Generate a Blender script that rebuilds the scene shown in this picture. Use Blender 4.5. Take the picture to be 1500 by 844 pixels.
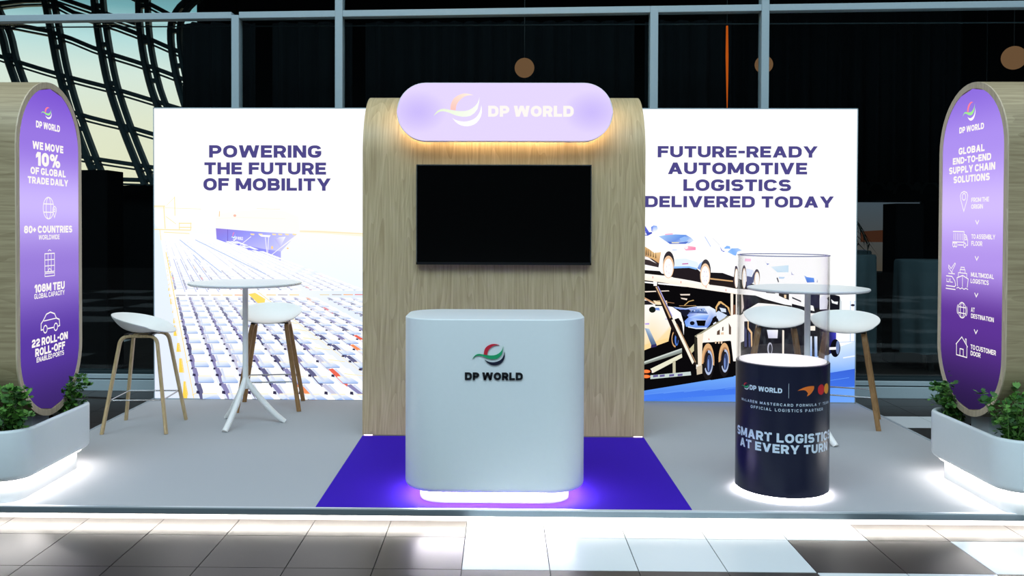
import bpy, bmesh, math, random
from mathutils import Vector, Matrix
PI = math.pi
for o in list(bpy.data.objects):
    bpy.data.objects.remove(o, do_unlink=True)
S = bpy.context.scene
COL = S.collection

# ------------------------------------------------------------------ camera
F_PX, YAW, PITCH, ROLL = 1350.25, 0.0158, 0.0170, -0.0032
cam_d = bpy.data.cameras.new('camera')
cam = bpy.data.objects.new('camera', cam_d)
COL.objects.link(cam)
cam_d.sensor_fit = 'HORIZONTAL'
cam_d.sensor_width = 36.0
cam_d.lens = F_PX * 36.0 / 1500.0
cam_d.shift_x = (750 - 713.06) / 1500.0
cam_d.shift_y = (352.53 - 422) / 1500.0
cam_d.clip_end = 300
fwd = Vector((-math.sin(YAW) * math.cos(PITCH), math.cos(YAW) * math.cos(PITCH), -math.sin(PITCH)))
rgt0 = Vector((math.cos(YAW), math.sin(YAW), 0))
up0 = rgt0.cross(fwd)
rgt = rgt0 * math.cos(ROLL) - up0 * math.sin(ROLL)
up = up0 * math.cos(ROLL) + rgt0 * math.sin(ROLL)
M = Matrix((rgt, up, -fwd)).transposed().to_4x4()
M.translation = Vector((-0.015, -4.8696, 1.5086))
cam.matrix_world = M
S.camera = cam

# ------------------------------------------------------------------ view, world, daylight
S.view_settings.view_transform = 'Standard'
S.view_settings.look = 'None'
S.view_settings.gamma = 1.0
S.view_settings.exposure = 0.0
S.view_settings.use_curve_mapping = False


def lin(c):
    return tuple((x / 12.92 if x <= 0.04045 else ((x + 0.055) / 1.055) ** 2.4) for x in [v / 255.0 for v in c[:3]])


world = bpy.data.worlds.new('world')
S.world = world
world.use_nodes = True
wn = world.node_tree
wn.nodes.clear()
w_out = wn.nodes.new('ShaderNodeOutputWorld')
w_bg = wn.nodes.new('ShaderNodeBackground')
w_tc = wn.nodes.new('ShaderNodeTexCoord')
w_sep = wn.nodes.new('ShaderNodeSeparateXYZ')
w_r = wn.nodes.new('ShaderNodeValToRGB')
wn.links.new(w_tc.outputs['Generated'], w_sep.inputs[0])
wn.links.new(w_sep.outputs['Z'], w_r.inputs[0])
# world behind the viewer, shaped dim at eye level, pale above for frontal light
w_f = wn.nodes.new('ShaderNodeMapRange')
w_f.inputs['From Min'].default_value = 0.05
w_f.inputs['From Max'].default_value = 0.45
w_r2 = wn.nodes.new('ShaderNodeValToRGB')
for e, (p, c) in zip([w_r2.color_ramp.elements[0], w_r2.color_ramp.elements[1], w_r2.color_ramp.elements.new(0.4)],
                     [(0.25, (22, 28, 32)), (1.0, (120, 146, 160)), (0.42, (194, 230, 246))]):
    e.position = p
    e.color = (*lin(c), 1)
wn.links.new(w_sep.outputs['Z'], w_r2.inputs[0])
w_m = wn.nodes.new('ShaderNodeMixRGB')
wn.links.new(w_sep.outputs['Y'], w_f.inputs['Value'])
wn.links.new(w_f.outputs[0], w_m.inputs[0])
wn.links.new(w_r2.outputs[0], w_m.inputs[1])
wn.links.new(w_r.outputs[0], w_m.inputs[2])
wn.links.new(w_m.outputs[0], w_bg.inputs[0])
wn.links.new(w_bg.outputs[0], w_out.inputs[0])
w_bg.inputs['Strength'].default_value = 1.0
# evening sky: cream near the horizon, teal above, dim blue overhead
stops = [(0.0, (252, 244, 202)), (0.10, (248, 247, 218)), (0.15, (236, 248, 234)), (0.185, (200, 236, 234)),
         (0.215, (126, 180, 186)), (0.25, (96, 140, 150)), (0.45, (98, 118, 132)), (1.0, (120, 140, 155))]
cr = w_r.color_ramp
while len(cr.elements) < len(stops):
    cr.elements.new(0.5)
for e, (p, c) in zip(cr.elements, stops):
    e.position = p
    e.color = (*lin(c), 1)

# added area lamp for foyer daylight, unseen, high in front of the stand
d_l = bpy.data.lights.new('front_fill_lamp', 'AREA')
d_l.shape = 'RECTANGLE'
d_l.size, d_l.size_y = 14, 5
d_l.energy = 1150
d_l.color = (0.60, 0.86, 1.0)
d_o = bpy.data.objects.new('front_fill_lamp', d_l)
COL.objects.link(d_o)
d_o.location = (-1.5, -7.5, 11.5)
d_o.rotation_euler = (Vector((0, 2.0, 0.6)) - d_o.location).to_track_quat('-Z', 'Y').to_euler()


# ------------------------------------------------------------------ materials
def newmat(name):
    m = bpy.data.materials.new(name)
    m.use_nodes = True
    return m, m.node_tree.nodes, m.node_tree.links, m.node_tree.nodes['Principled BSDF']


def plain(name, rgb, rough=0.5, metal=0.0, var=0.04, spec=0.5, scale=40, bump=0.0):
    """painted / moulded surface with a faint procedural variation"""
    m, N, L, b = newmat(name)
    c = lin(rgb)
    tc = N.new('ShaderNodeTexCoord')
    no = N.new('ShaderNodeTexNoise')
    no.inputs['Scale'].default_value = scale
    no.inputs['Detail'].default_value = 3
    L.new(tc.outputs['Object'], no.inputs['Vector'])
    r = N.new('ShaderNodeValToRGB')
    r.color_ramp.elements[0].color = (*[x * (1 - var) for x in c], 1)
    r.color_ramp.elements[1].color = (*[min(1, x * (1 + var)) for x in c], 1)
    L.new(no.outputs['Fac'], r.inputs[0])
    L.new(r.outputs[0], b.inputs['Base Color'])
    b.inputs['Roughness'].default_value = rough
    b.inputs['Metallic'].default_value = metal
    b.inputs['Specular IOR Level'].default_value = spec
    if bump:
        bp = N.new('ShaderNodeBump')
        bp.inputs['Strength'].default_value = bump
        bp.inputs['Distance'].default_value = 0.004
        L.new(no.outputs['Fac'], bp.inputs['Height'])
        L.new(bp.outputs[0], b.inputs['Normal'])
    return m


def emit(name, rgb, strength):
    m = bpy.data.materials.new(name)
    m.use_nodes = True
    N, L = m.node_tree.nodes, m.node_tree.links
    N.clear()
    o = N.new('ShaderNodeOutputMaterial')
    e = N.new('ShaderNodeEmission')
    e.inputs[0].default_value = (*lin(rgb), 1)
    e.inputs[1].default_value = strength
    L.new(e.outputs[0], o.inputs[0])
    return m


def backlit(name, strength):
    """backlit print: emission from the colours printed into the mesh"""
    m = bpy.data.materials.new(name)
    m.use_nodes = True
    N, L = m.node_tree.nodes, m.node_tree.links
    N.clear()
    o = N.new('ShaderNodeOutputMaterial')
    e = N.new('ShaderNodeEmission')
    a = N.new('ShaderNodeAttribute')
    a.attribute_name = 'Col'
    L.new(a.outputs['Color'], e.inputs[0])
    e.inputs[1].default_value = strength
    L.new(e.outputs[0], o.inputs[0])
    return m


def inkprint(name, rough=0.4):
    """non-luminous print using the mesh's printed colours"""
    m, N, L, b = newmat(name)
    a = N.new('ShaderNodeAttribute')
    a.attribute_name = 'Col'
    L.new(a.outputs['Color'], b.inputs['Base Color'])
    b.inputs['Roughness'].default_value = rough
    return m


def glass(name, tint, ior, rough=0.0):
    m = bpy.data.materials.new(name)
    m.use_nodes = True
    N, L = m.node_tree.nodes, m.node_tree.links
    N.clear()
    o = N.new('ShaderNodeOutputMaterial')
    mx = N.new('ShaderNodeMixShader')
    t = N.new('ShaderNodeBsdfTransparent')
    g = N.new('ShaderNodeBsdfGlossy')
    lw = N.new('ShaderNodeLayerWeight')
    pw = N.new('ShaderNodeMath')
    pw.operation = 'POWER'
    pw.inputs[1].default_value = 4.0
    L.new(lw.outputs['Facing'], pw.inputs[0])
    f = N.new('ShaderNodeMapRange')
    f.inputs['To Min'].default_value = ((ior - 1) / (ior + 1)) ** 2
    f.inputs['To Max'].default_value = 0.55
    L.new(pw.outputs[0], f.inputs['Value'])
    t.inputs[0].default_value = (*tint, 1)
    g.inputs['Roughness'].default_value = rough
    L.new(f.outputs[0], mx.inputs[0])
    L.new(t.outputs[0], mx.inputs[1])
    L.new(g.outputs[0], mx.inputs[2])
    L.new(mx.outputs[0], o.inputs[0])
    return m


def wood(name, dark, light, along, scale=1.0, rough=0.45, contrast=1.0):
    """laminate / veneer with fine streaks and cathedral figure; along = grain axis"""
    m, N, L, b = newmat(name)
    tc = N.new('ShaderNodeTexCoord')
    mp = N.new('ShaderNodeMapping')
    sc = [26 * scale] * 3
    for ax in along:
        sc['xyz'.index(ax)] = 0.9 * scale
    mp.inputs['Scale'].default_value = sc
    L.new(tc.outputs['Object'], mp.inputs[0])
    n1 = N.new('ShaderNodeTexNoise')
    n1.inputs['Scale'].default_value = 2.6
    n1.inputs['Detail'].default_value = 7
    n1.inputs['Roughness'].default_value = 0.65
    L.new(mp.outputs[0], n1.inputs['Vector'])
    mp2 = N.new('ShaderNodeMapping')
    sc2 = [4.2 * scale] * 3
    for ax in along:
        sc2['xyz'.index(ax)] = 0.42 * scale
    mp2.inputs['Scale'].default_value = sc2
    L.new(tc.outputs['Object'], mp2.inputs[0])
    n2 = N.new('ShaderNodeTexNoise')
    n2.inputs['Scale'].default_value = 1.0
    n2.inputs['Detail'].default_value = 2
    n2.inputs['Distortion'].default_value = 0.5
    L.new(mp2.outputs[0], n2.inputs['Vector'])
    mu = N.new('ShaderNodeMath')
    mu.operation = 'MULTIPLY'
    mu.inputs[1].default_value = 17.0
    L.new(n2.outputs['Fac'], mu.inputs[0])
    fr = N.new('ShaderNodeMath')
    fr.operation = 'FRACT'
    L.new(mu.outputs[0], fr.inputs[0])
    mix = N.new('ShaderNodeMath')
    mix.operation = 'MULTIPLY_ADD'
    mix.inputs[1].default_value = 0.22 * contrast
    L.new(fr.outputs[0], mix.inputs[0])
    L.new(n1.outputs['Fac'], mix.inputs[2])
    r = N.new('ShaderNodeValToRGB')
    r.color_ramp.elements[0].position = 0.36
    r.color_ramp.elements[1].position = 0.82
    r.color_ramp.elements[0].color = (*lin(dark), 1)
    r.color_ramp.elements[1].color = (*lin(light), 1)
    L.new(mix.outputs[0], r.inputs[0])
    L.new(r.outputs[0], b.inputs['Base Color'])
    b.inputs['Roughness'].default_value = rough
    return m


MT = {}
MT['white'] = plain('white_lacquer', (226, 230, 232), 0.38, var=0.015)
MT['shell'] = plain('white_plastic', (246, 244, 240), 0.42, var=0.015)
MT['white_metal'] = plain('white_powder_coat', (246, 244, 240), 0.4, var=0.02)
MT['grey_carpet'] = plain('grey_carpet', (174, 175, 178), 0.95, var=0.16, scale=260, bump=0.35, spec=0.1)
MT['violet_carpet'] = plain('violet_carpet', (56, 22, 172), 0.9, var=0.2, scale=260, bump=0.35, spec=0.1)
MT['alu'] = plain('mill_aluminium', (214, 222, 228), 0.4, 0.55, var=0.03)
MT['fascia'] = plain('polished_fascia', (150, 164, 172), 0.28, 0.7, var=0.02)
MT['steel'] = plain('brushed_steel', (190, 192, 194), 0.25, 1.0, var=0.03)
MT['frame_alu'] = plain('anodised_frame', (170, 184, 190), 0.5, 0.0, var=0.04)
MT['frame_dark'] = plain('dark_steel', (26, 42, 46), 0.5, 0.2, var=0.1)
MT['black'] = plain('black_plastic', (9, 9, 10), 0.35, var=0.1)
MT['screen'] = plain('dark_screen', (2, 2, 2), 0.22, var=0.05, spec=0.25)
MT['navy'] = plain('navy_vinyl', (14, 17, 44), 0.3, var=0.05)
MT['acrylic'] = plain('pale_acrylic', (205, 200, 245), 0.25, var=0.03)
MT['oak'] = wood('oak_laminate', (168, 144, 104), (208, 186, 144), 'yz', contrast=0.8)
MT['oak_side'] = wood('oak_laminate_across', (146, 126, 94), (190, 170, 134), 'x', contrast=0.7)
MT['rim'] = wood('oak_edge', (186, 164, 136), (216, 196, 168), 'z', 1.4)
MT['ash'] = wood('ash_bentwood', (176, 146, 100), (214, 190, 148), 'z', 1.6, contrast=0.5)
MT['oak_leg'] = wood('oak_bentwood', (136, 98, 58), (178, 136, 88), 'z', 1.6, contrast=0.5)
MT['soil'] = plain('bark_mulch', (42, 26, 18), 0.95, var=0.6, scale=55, bump=1.0, spec=0.1)
MT['leaf'] = plain('green_leaf', (86, 136, 50), 0.55, var=0.45, scale=9)
MT['leaf2'] = plain('dark_green_leaf', (48, 94, 34), 0.55, var=0.45, scale=9)
MT['stem'] = plain('green_stem', (104, 140, 66), 0.6, var=0.2)
MT['tile_w'] = plain('white_tile', (218, 222, 224), 0.3, var=0.03, scale=3)
MT['tile_d'] = plain('dark_brown_tile', (48, 41, 38), 0.34, var=0.15, scale=3)
MT['grout'] = plain('grout', (34, 32, 34), 0.9, var=0.1)
MT['drape'] = plain('black_drape', (11, 14, 16), 0.95, var=0.2, scale=6, spec=0.05)
MT['interior'] = plain('dark_interior_paint', (8, 9, 10), 0.95, var=0.2, scale=2, spec=0.05)
MT['cloth'] = plain('table_linen', (62, 74, 78), 0.9, var=0.1, scale=8, spec=0.1)
MT['palm'] = plain('palm_leaf', (16, 24, 16), 0.7, var=0.2)
MT['pot'] = plain('dark_pot', (14, 14, 15), 0.6)
MT['glass'] = glass('facade_glass', (0.93, 0.97, 0.97), 1.35)
MT['clear'] = glass('acrylic_tube', (0.994, 0.992, 0.996), 1.3, 0.0)
MT['strip'] = emit('cool_white_led', (255, 248, 244), 28.0)
MT['strip_front'] = emit('edge_led', (255, 246, 234), 36.0)
MT['strip_warm'] = emit('warm_led', (255, 220, 172), 22.0)
MT['foot_led'] = emit('foot_led', (255, 226, 236), 4.0)
MT['strip_counter'] = emit('counter_led', (255, 246, 250), 70.0)
MT['disc'] = emit('lit_disc', (252, 250, 255), 1.1)
MT['print'] = backlit('backlit_print', 1.08)
MT['ink'] = inkprint('printed_ink')
MT['violet_txt'] = emit('backlit_violet_ink', (80, 74, 138), 1.0)
MT['white_txt'] = emit('backlit_white_ink', (255, 250, 246), 1.0)
MT['black_txt'] = plain('black_acrylic_letters', (10, 12, 18), 0.25)
MT['white_vinyl'] = plain('white_vinyl', (214, 226, 240), 0.5)
MT['globe'] = emit('dim_warm_globe', (112, 82, 56), 1.0)
MT['amber'] = emit('amber_tube', (190, 84, 20), 1.0)
MT['matte'] = plain('matte_black', (5, 5, 6), 0.9, spec=0.05)
MT['cable'] = plain('black_rubber', (12, 12, 13), 0.6)


# ------------------------------------------------------------------ mesh helpers
class MB:
    def __init__(s):
        s.v, s.f, s.m, s.c = [], [], [], []
        s.mats = []

    def mi(s, mat):
        if mat not in s.mats:
            s.mats.append(mat)
        return s.mats.index(mat)

    def face(s, pts, mat, col=None):
        """own vertices; col = one rgb or one per vertex (sRGB 0-255)"""
        b = len(s.v)
        s.v += [tuple(p) for p in pts]
        s.f.append(tuple(range(b, b + len(pts))))
        s.m.append(s.mi(mat))
        if col is None:
            col = (255, 255, 255)
        cs = [col] * len(pts) if not isinstance(col[0], (tuple, list)) else list(col)
        s.c.append(cs)

    def idx(s, verts, faces, mat):
        b = len(s.v)
        s.v += [tuple(p) for p in verts]
        k = s.mi(mat)
        for f in faces:
            s.f.append(tuple(b + i for i in f))
            s.m.append(k)
            s.c.append([(255, 255, 255)] * len(f))

    def box(s, x0, x1, y0, y1, z0, z1, mat):
        v = [(x0, y0, z0), (x1, y0, z0), (x1, y1, z0), (x0, y1, z0), (x0, y0, z1), (x1, y0, z1), (x1, y1, z1), (x0, y1, z1)]
        f = [(0, 3, 2, 1), (4, 5, 6, 7), (0, 1, 5, 4), (1, 2, 6, 5), (2, 3, 7, 6), (3, 0, 4, 7)]
        s.idx(v, f, mat)

    def loft(s, rings, mat, cap0=True, cap1=True, closed=True):
        n = len(rings[0])
        v = [p for r in rings for p in r]
        f = []
        for i in range(len(rings) - 1):
            for j in range(n if closed else n - 1):
                a, b = i * n + j, i * n + (j + 1) % n
                f.append((a, b, b + n, a + n))
        if cap0:
            f.append(tuple(reversed(range(n))))
        if cap1:
            f.append(tuple(range((len(rings) - 1) * n, len(rings) * n)))
        s.idx(v, f, mat)

    def tube(s, pts, rad, mat, n=10, cap=True):
        pts = [Vector(p) for p in pts]
        rads = rad if isinstance(rad, (list, tuple)) else [rad] * len(pts)
        rings = []
        prev = None
        for i, p in enumerate(pts):
            t = (pts[min(i + 1, len(pts) - 1)] - pts[max(i - 1, 0)]).normalized()
            if prev is None:
                a = Vector((0, 0, 1)) if abs(t.z) < 0.9 else Vector((1, 0, 0))
                u = t.cross(a).normalized()
            else:
                u = (prev - t * prev.dot(t)).normalized()
            prev = u
            w = t.cross(u)
            rings.append([p + (u * math.cos(2 * PI * k / n) + w * math.sin(2 * PI * k / n)) * rads[i] for k in range(n)])
        s.loft(rings, mat, cap, cap)

    def bar(s, pts, nrm, w, h, mat):
        """rectangular (chamfered) section swept along pts; nrm = fixed direction for h"""
        pts = [Vector(p) for p in pts]
        nrm = Vector(nrm).normalized()
        rings = []
        c = min(w, h) * 0.22
        for i, p in enumerate(pts):
            t = (pts[min(i + 1, len(pts) - 1)] - pts[max(i - 1, 0)]).normalized()
            u = t.cross(nrm).normalized()
            q = u.cross(t).normalized()
            a, b = w / 2, h / 2
            sec = [(-a + c, -b), (a - c, -b), (a, -b + c), (a, b - c), (a - c, b), (-a + c, b), (-a, b - c), (-a, -b + c)]
            rings.append([p + u * x + q * y for x, y in sec])
        s.loft(rings, mat)

    def build(s, name, parent=None, smooth=None, loc=None, rz=None, bevel=None, solid=None, colors=False):
        me = bpy.data.meshes.new(name)
        me.from_pydata(s.v, [], s.f)
        for m in s.mats:
            me.materials.append(m)
        for p, k in zip(me.polygons, s.m):
            p.material_index = k
        if colors:
            at = me.color_attributes.new('Col', 'FLOAT_COLOR', 'CORNER')
            flat = [c for f in s.c for c in f]
            for d, c in zip(at.data, flat):
                d.color = (*lin(c), 1)
        bm = bmesh.new()
        bm.from_mesh(me)
        if not colors:
            bmesh.ops.remove_doubles(bm, verts=bm.verts, dist=1e-6)
            bmesh.ops.recalc_face_normals(bm, faces=bm.faces)
        bm.to_mesh(me)
        bm.free()
        if smooth is not None:
            me.shade_smooth()
            me.set_sharp_from_angle(angle=math.radians(smooth))
        o = bpy.data.objects.new(name, me)
        COL.objects.link(o)
        if loc is not None:
            o.location = loc
        if rz is not None:
            o.rotation_euler.z = rz
        if parent is not None:
            o.parent = parent
        if solid:
            md = o.modifiers.new('thickness', 'SOLIDIFY')
            md.thickness = solid
            md.offset = 0
        if bevel:
            md = o.modifiers.new('edge', 'BEVEL')
            md.width = bevel
            md.segments = 2
            md.limit_method = 'ANGLE'
            md.angle_limit = math.radians(40)
        return o


def tag(o, label=None, cat=None, group=None, kind=None):
    if label:
        o['label'] = label
    if cat:
        o['category'] = cat
    if group:
        o['group'] = group
    if kind:
        o['kind'] = kind
    return o


def thing(name, label, cat, loc=(0, 0, 0), rz=0.0, group=None):
    o = bpy.data.objects.new(name, None)
    o.empty_display_size = 0.1
    COL.objects.link(o)
    o.location = loc
    o.rotation_euler = (0, 0, rz)
    return tag(o, label, cat, group)


def struct(o):
    o['kind'] = 'structure'
    return o


def dup(root, loc, rz, label, group=None):
    r = root.copy()
    COL.objects.link(r)
    r.location = loc
    r.rotation_euler = (0, 0, rz)
    r['label'] = label
    if group:
        r['group'] = group
    for ch in list(root.children):
        c = ch.copy()
        COL.objects.link(c)
        c.parent = r
        for g in list(ch.children):
            d = g.copy()
            COL.objects.link(d)
            d.parent = c
    return r


def rrect(cx, cy, hx, hy, r, z, n=10):
    r = max(min(r, hx, hy), 0.001)
    pts = []
    for qx, qy, a0 in ((1, 1, 0), (-1, 1, 90), (-1, -1, 180), (1, -1, 270)):
        for k in range(n + 1):
            a = math.radians(a0 + 90 * k / n)
            pts.append((cx + qx * (hx - r) + r * math.cos(a), cy + qy * (hy - r) + r * math.sin(a), z))
    return pts


def rbody(mb, cx, cy, hx, hy, r, z0, z1, fb, ft, mat, n=12, cap0=True, cap1=True):
    """rounded-rectangle solid with bottom fillet fb and top fillet ft"""
    rings = []
    for k in range(5):
        a = PI / 2 * k / 4
        i = fb * (1 - math.sin(a))
        rings.append(rrect(cx, cy, hx - i, hy - i, r - i, z0 + fb * (1 - math.cos(a)), n))
    for k in range(5):
        a = PI / 2 * k / 4
        i = ft * (1 - math.cos(a))
        rings.append(rrect(cx, cy, hx - i, hy - i, r - i, z1 - ft + ft * math.sin(a), n))
    mb.loft(rings, mat, cap0, cap1)


def ring_rr(mb, cx, cy, hx, hy, r, w, z0, z1, mat, n=10):
    """closed rounded-rectangle ring (an LED profile)"""
    o0, o1 = rrect(cx, cy, hx, hy, r, z0, n), rrect(cx, cy, hx, hy, r, z1, n)
    i0, i1 = rrect(cx, cy, hx - w, hy - w, r - w, z0, n), rrect(cx, cy, hx - w, hy - w, r - w, z1, n)
    mb.loft([o0, o1, i1, i0, o0], mat, False, False)


# ------------------------------------------------------------------ lettering
def arc(cx, cy, rx, ry, a0, a1, n=6):
    return [(cx + rx * math.cos(math.radians(a0 + (a1 - a0) * k / n)), cy + ry * math.sin(math.radians(a0 + (a1 - a0) * k / n))) for k in range(n + 1)]


def strip2(pts, t, closed=False):
    P = []
    for p in pts:
        if not P or (abs(p[0] - P[-1][0]) + abs(p[1] - P[-1][1])) > 1e-5:
            P.append(p)
    if closed and abs(P[0][0] - P[-1][0]) + abs(P[0][1] - P[-1][1]) < 1e-5:
        P.pop()
    n = len(P)
    Lf, Rt = [], []
    for i in range(n):
        if closed:
            a, b, c = P[i - 1], P[i], P[(i + 1) % n]
        else:
            a, b, c = P[max(i - 1, 0)], P[i], P[min(i + 1, n - 1)]

        def nn(p, q):
            dx, dy = q[0] - p[0], q[1] - p[1]
            l = math.hypot(dx, dy)
            return (-dy / l, dx / l) if l > 1e-9 else None
        n1, n2 = nn(a, b), nn(b, c)
        n1 = n1 or n2
        n2 = n2 or n1
        mx, my = n1[0] + n2[0], n1[1] + n2[1]
        l = math.hypot(mx, my)
        if l < 1e-6:
            mx, my, l = n1[0], n1[1], 1.0
        mx, my = mx / l, my / l
        k = t / 2 / max(0.45, mx * n1[0] + my * n1[1])
        Lf.append((b[0] + mx * k, b[1] + my * k))
        Rt.append((b[0] - mx * k, b[1] - my * k))
    out = []
    for i in range(n if closed else n - 1):
        j = (i + 1) % n
        out.append([Rt[i], Rt[j], Lf[j], Lf[i]])
    return out


def glyph(ch, t):
    a, b = t / 2, 1 - t / 2
    W = 0.82
    r = 0.27
    P = []

    def line(*p):
        P.extend(strip2(list(p), t))

    def loop(p):
        P.extend(strip2(p, t, True))

    def rr(x0, y0, x1, y1, q):
        q = min(q, (x1 - x0) / 2, (y1 - y0) / 2)
        return arc(x1 - q, y1 - q, q, q, 0, 90) + arc(x0 + q, y1 - q, q, q, 90, 180) + arc(x0 + q, y0 + q, q, q, 180, 270) + arc(x1 - q, y0 + q, q, q, 270, 360)
    if ch in 'O0':
        W = 0.88 if ch == 'O' else 0.74
        loop(rr(a, a, W - a, b, r + 0.04))
    elif ch in 'CG':
        W = 0.84
        q = 0.23
        p = arc(W - a - q, b - q, q, q, 12, 90) + arc(a + r, b - r, r, r, 90, 180) + arc(a + r, a + r, r, r, 180, 270)
        if ch == 'C':
            line(*(p + arc(W - a - q, a + q, q, q, 270, 348)))
        else:
            line(*(p + arc(W - a - q, a + q, q, q, 270, 360) + [(W - a, 0.43), (W * 0.54, 0.43)]))
    elif ch == 'c':
        W = 0.6
        h = 0.72
        q = 0.2
        line(*([(W - a, 0.5)] + arc(W - a - q, h - a - q, q, q, 0, 90) + arc(a + q, h - a - q, q, q, 90, 180) + arc(a + q, a + q, q, q, 180, 270) + arc(W - a - q, a + q, q, q, 270, 360) + [(W - a, 0.25)]))
    elif ch in 'S':
        W = 0.78
        q1, q2 = (b - 0.5) / 2, (0.5 - a) / 2
        line(*(arc(W - a - q1, b - q1, q1, q1, 22, 90) + arc(a + q1, b - q1, q1, q1, 90, 270, 10) + arc(W - a - q2, a + q2, q2, q2, 90, -90, 10) + arc(a + q2, a + q2, q2, q2, 270, 202)))
    elif ch == 'D':
        W = 0.84
        loop([(a, a), (a, b)] + arc(W - a - r, b - r, r, r, 90, 0) + arc(W - a - r, a + r, r, r, 0, -90))
    elif ch in 'PR':
        W = 0.78
        q = (b - 0.42) / 2
        line(*([(a, 0), (a, b)] + arc(W - a - q, b - q, q, q, 90, -90, 10) + [(a, 0.42)]))
        if ch == 'R':
            P.append([(W * 0.40, 0.44), (W * 0.40 + t * 1.15, 0.44), (W + 0.02, 0), (W - t * 1.15, 0)])
    elif ch == 'B':
        W = 0.8
        q1, q2 = (b - 0.51) / 2, (0.51 - a) / 2
        line((a, 0), (a, 1))
        line(*([(a, b)] + arc(W - a - 0.03 - q1, b - q1, q1, q1, 90, -90, 8) + [(a, 0.51)]))
        line(*([(a, 0.51)] + arc(W - a - q2, a + q2, q2, q2, 90, -90, 8) + [(a, a)]))
    elif ch in 'EF':
        W = 0.70
        line((a, 0), (a, 1))
        line((a, b), (W, b))
        line((a, 0.5), (W - 0.05, 0.5))
        if ch == 'E':
            line((a, a), (W, a))
    elif ch == 'L':
        W = 0.68
        line((a, 1), (a, a), (W, a))
    elif ch == 'T':
        W = 0.76
        line((0, b), (W, b))
        line((W / 2, 0), (W / 2, b))
    elif ch == 'I':
        W = t
        line((a, 0), (a, 1))
    elif ch == 'H':
        line((a, 0), (a, 1))
        line((W - a, 0), (W - a, 1))
        line((a, 0.5), (W - a, 0.5))
    elif ch == 'U':
        line(*([(a, 1)] + arc(a + r, a + r, r, r, 180, 270) + arc(W - a - r, a + r, r, r, 270, 360) + [(W - a, 1)]))
    elif ch == 'N':
        line((a, 0), (a, 1))
        line((W - a, 0), (W - a, 1))
        P.append([(0, 1), (t * 1.1, 1), (W, 0), (W - t * 1.1, 0)])
    elif ch == 'M':
        W = 1.02
        line((a, 0), (a, 1))
        line((W - a, 0), (W - a, 1))
        P.append([(0, 1), (t * 1.1, 1), (W / 2 + t * 0.5, 0.12), (W / 2 - t * 0.5, 0.12)])
        P.append([(W, 1), (W - t * 1.1, 1), (W / 2 - t * 0.5, 0.12), (W / 2 + t * 0.5, 0.12)])
    elif ch in 'AVY':
        W = 0.92
        k = t * 1.12
        if ch == 'A':
            P.append([(0, 0), (k, 0), (W / 2 + k / 2, 1), (W / 2 - k / 2, 1)])
            P.append([(W, 0), (W - k, 0), (W / 2 - k / 2, 1), (W / 2 + k / 2, 1)])
            P.append([(W * 0.2, 0.2), (W * 0.8, 0.2), (W * 0.74, 0.2 + t * 0.85), (W * 0.26, 0.2 + t * 0.85)])
        elif ch == 'V':
            P.append([(0, 1), (k, 1), (W / 2 + k / 2, 0), (W / 2 - k / 2, 0)])
            P.append([(W, 1), (W - k, 1), (W / 2 - k / 2, 0), (W / 2 + k / 2, 0)])
        else:
            P.append([(0, 1), (k, 1), (W / 2 + k / 2, 0.36), (W / 2 - k / 2, 0.36)])
            P.append([(W, 1), (W - k, 1), (W / 2 - k / 2, 0.36), (W / 2 + k / 2, 0.36)])
            line((W / 2, 0), (W / 2, 0.46))
    elif ch == 'W':
        W = 1.28
        k = t * 1.05
        q = W / 4
        for x0, x1 in ((0, q), (2 * q, q), (2 * q, 3 * q), (W, 3 * q)):
            if x0 == 0:
                P.append([(0, 1), (k, 1), (x1 + k / 2, 0), (x1 - k / 2, 0)])
            elif x0 == W:
                P.append([(W, 1), (W - k, 1), (x1 - k / 2, 0), (x1 + k / 2, 0)])
            else:
                P.append([(x0 - k / 2, 1), (x0 + k / 2, 1), (x1 + k / 2, 0), (x1 - k / 2, 0)])
    elif ch == '1':
        W = 0.48
        line((W - a, 0), (W - a, 1))
        P.append([(0, 0.78), (0.0, 0.78 - t * 0.9), (W - t, 1 - t * 1.3), (W - t, 1), (W - t * 1.2, 1)])
    elif ch == '2':
        W = 0.76
        q = (b - 0.5) / 2
        line(*([(a, 0.68)] + arc(a + q, b - q, q, q, 170, 90) + arc(W - a - q, b - q, q, q, 90, -70, 9) + [(a + 0.08, 0.36), (a, 0.26), (a, a), (W, a)]))
    elif ch == '8':
        W = 0.78
        loop(rr(a, a, W - a, 0.52, 0.22))
        loop(rr(a + 0.03, 0.52, W - a - 0.03, b, 0.22))
    elif ch == '%':
        W = 1.1
        tt = t * 0.75
        P.extend(strip2(rr(tt / 2, 0.56, 0.42, 1 - tt / 2, 0.18), tt, True))
        P.extend(strip2(rr(W - 0.42, tt / 2, W - tt / 2, 0.44, 0.18), tt, True))
        P.append([(W * 0.22, 0), (W * 0.22 + tt, 0), (W * 0.78, 1), (W * 0.78 - tt, 1)])
    elif ch == '+':
        W = 0.6
        line((0, 0.45), (W, 0.45))
        line((W / 2, 0.15), (W / 2, 0.75))
    elif ch == '-':
        W = 0.42
        line((0, 0.48), (W, 0.48))
    elif ch == '*':
        W = 0.3
        P.extend(strip2([(0, 0.95), (0.3, 0.95)], t * 0.6))
        P.extend(strip2([(0.08, 0.7), (0.08, 0.95)], t * 0.6))
    return P, W


def text(s, x0, x1, y0, h, t=0.22, gap=0.12, space=0.34):
    """polygons of a line of capitals fitted between x0 and x1 on baseline y0"""
    x = 0
    gl = []
    for ch in s:
        if ch == ' ':
            x += space
            continue
        P, W = glyph(ch, t)
        gl.append((P, x))
        x += W + gap
    tot = x - gap
    k = (x1 - x0) / tot
    return [[(x0 + (px + gx) * k, y0 + py * h) for px, py in poly] for P, gx in gl for poly in P]


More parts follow.
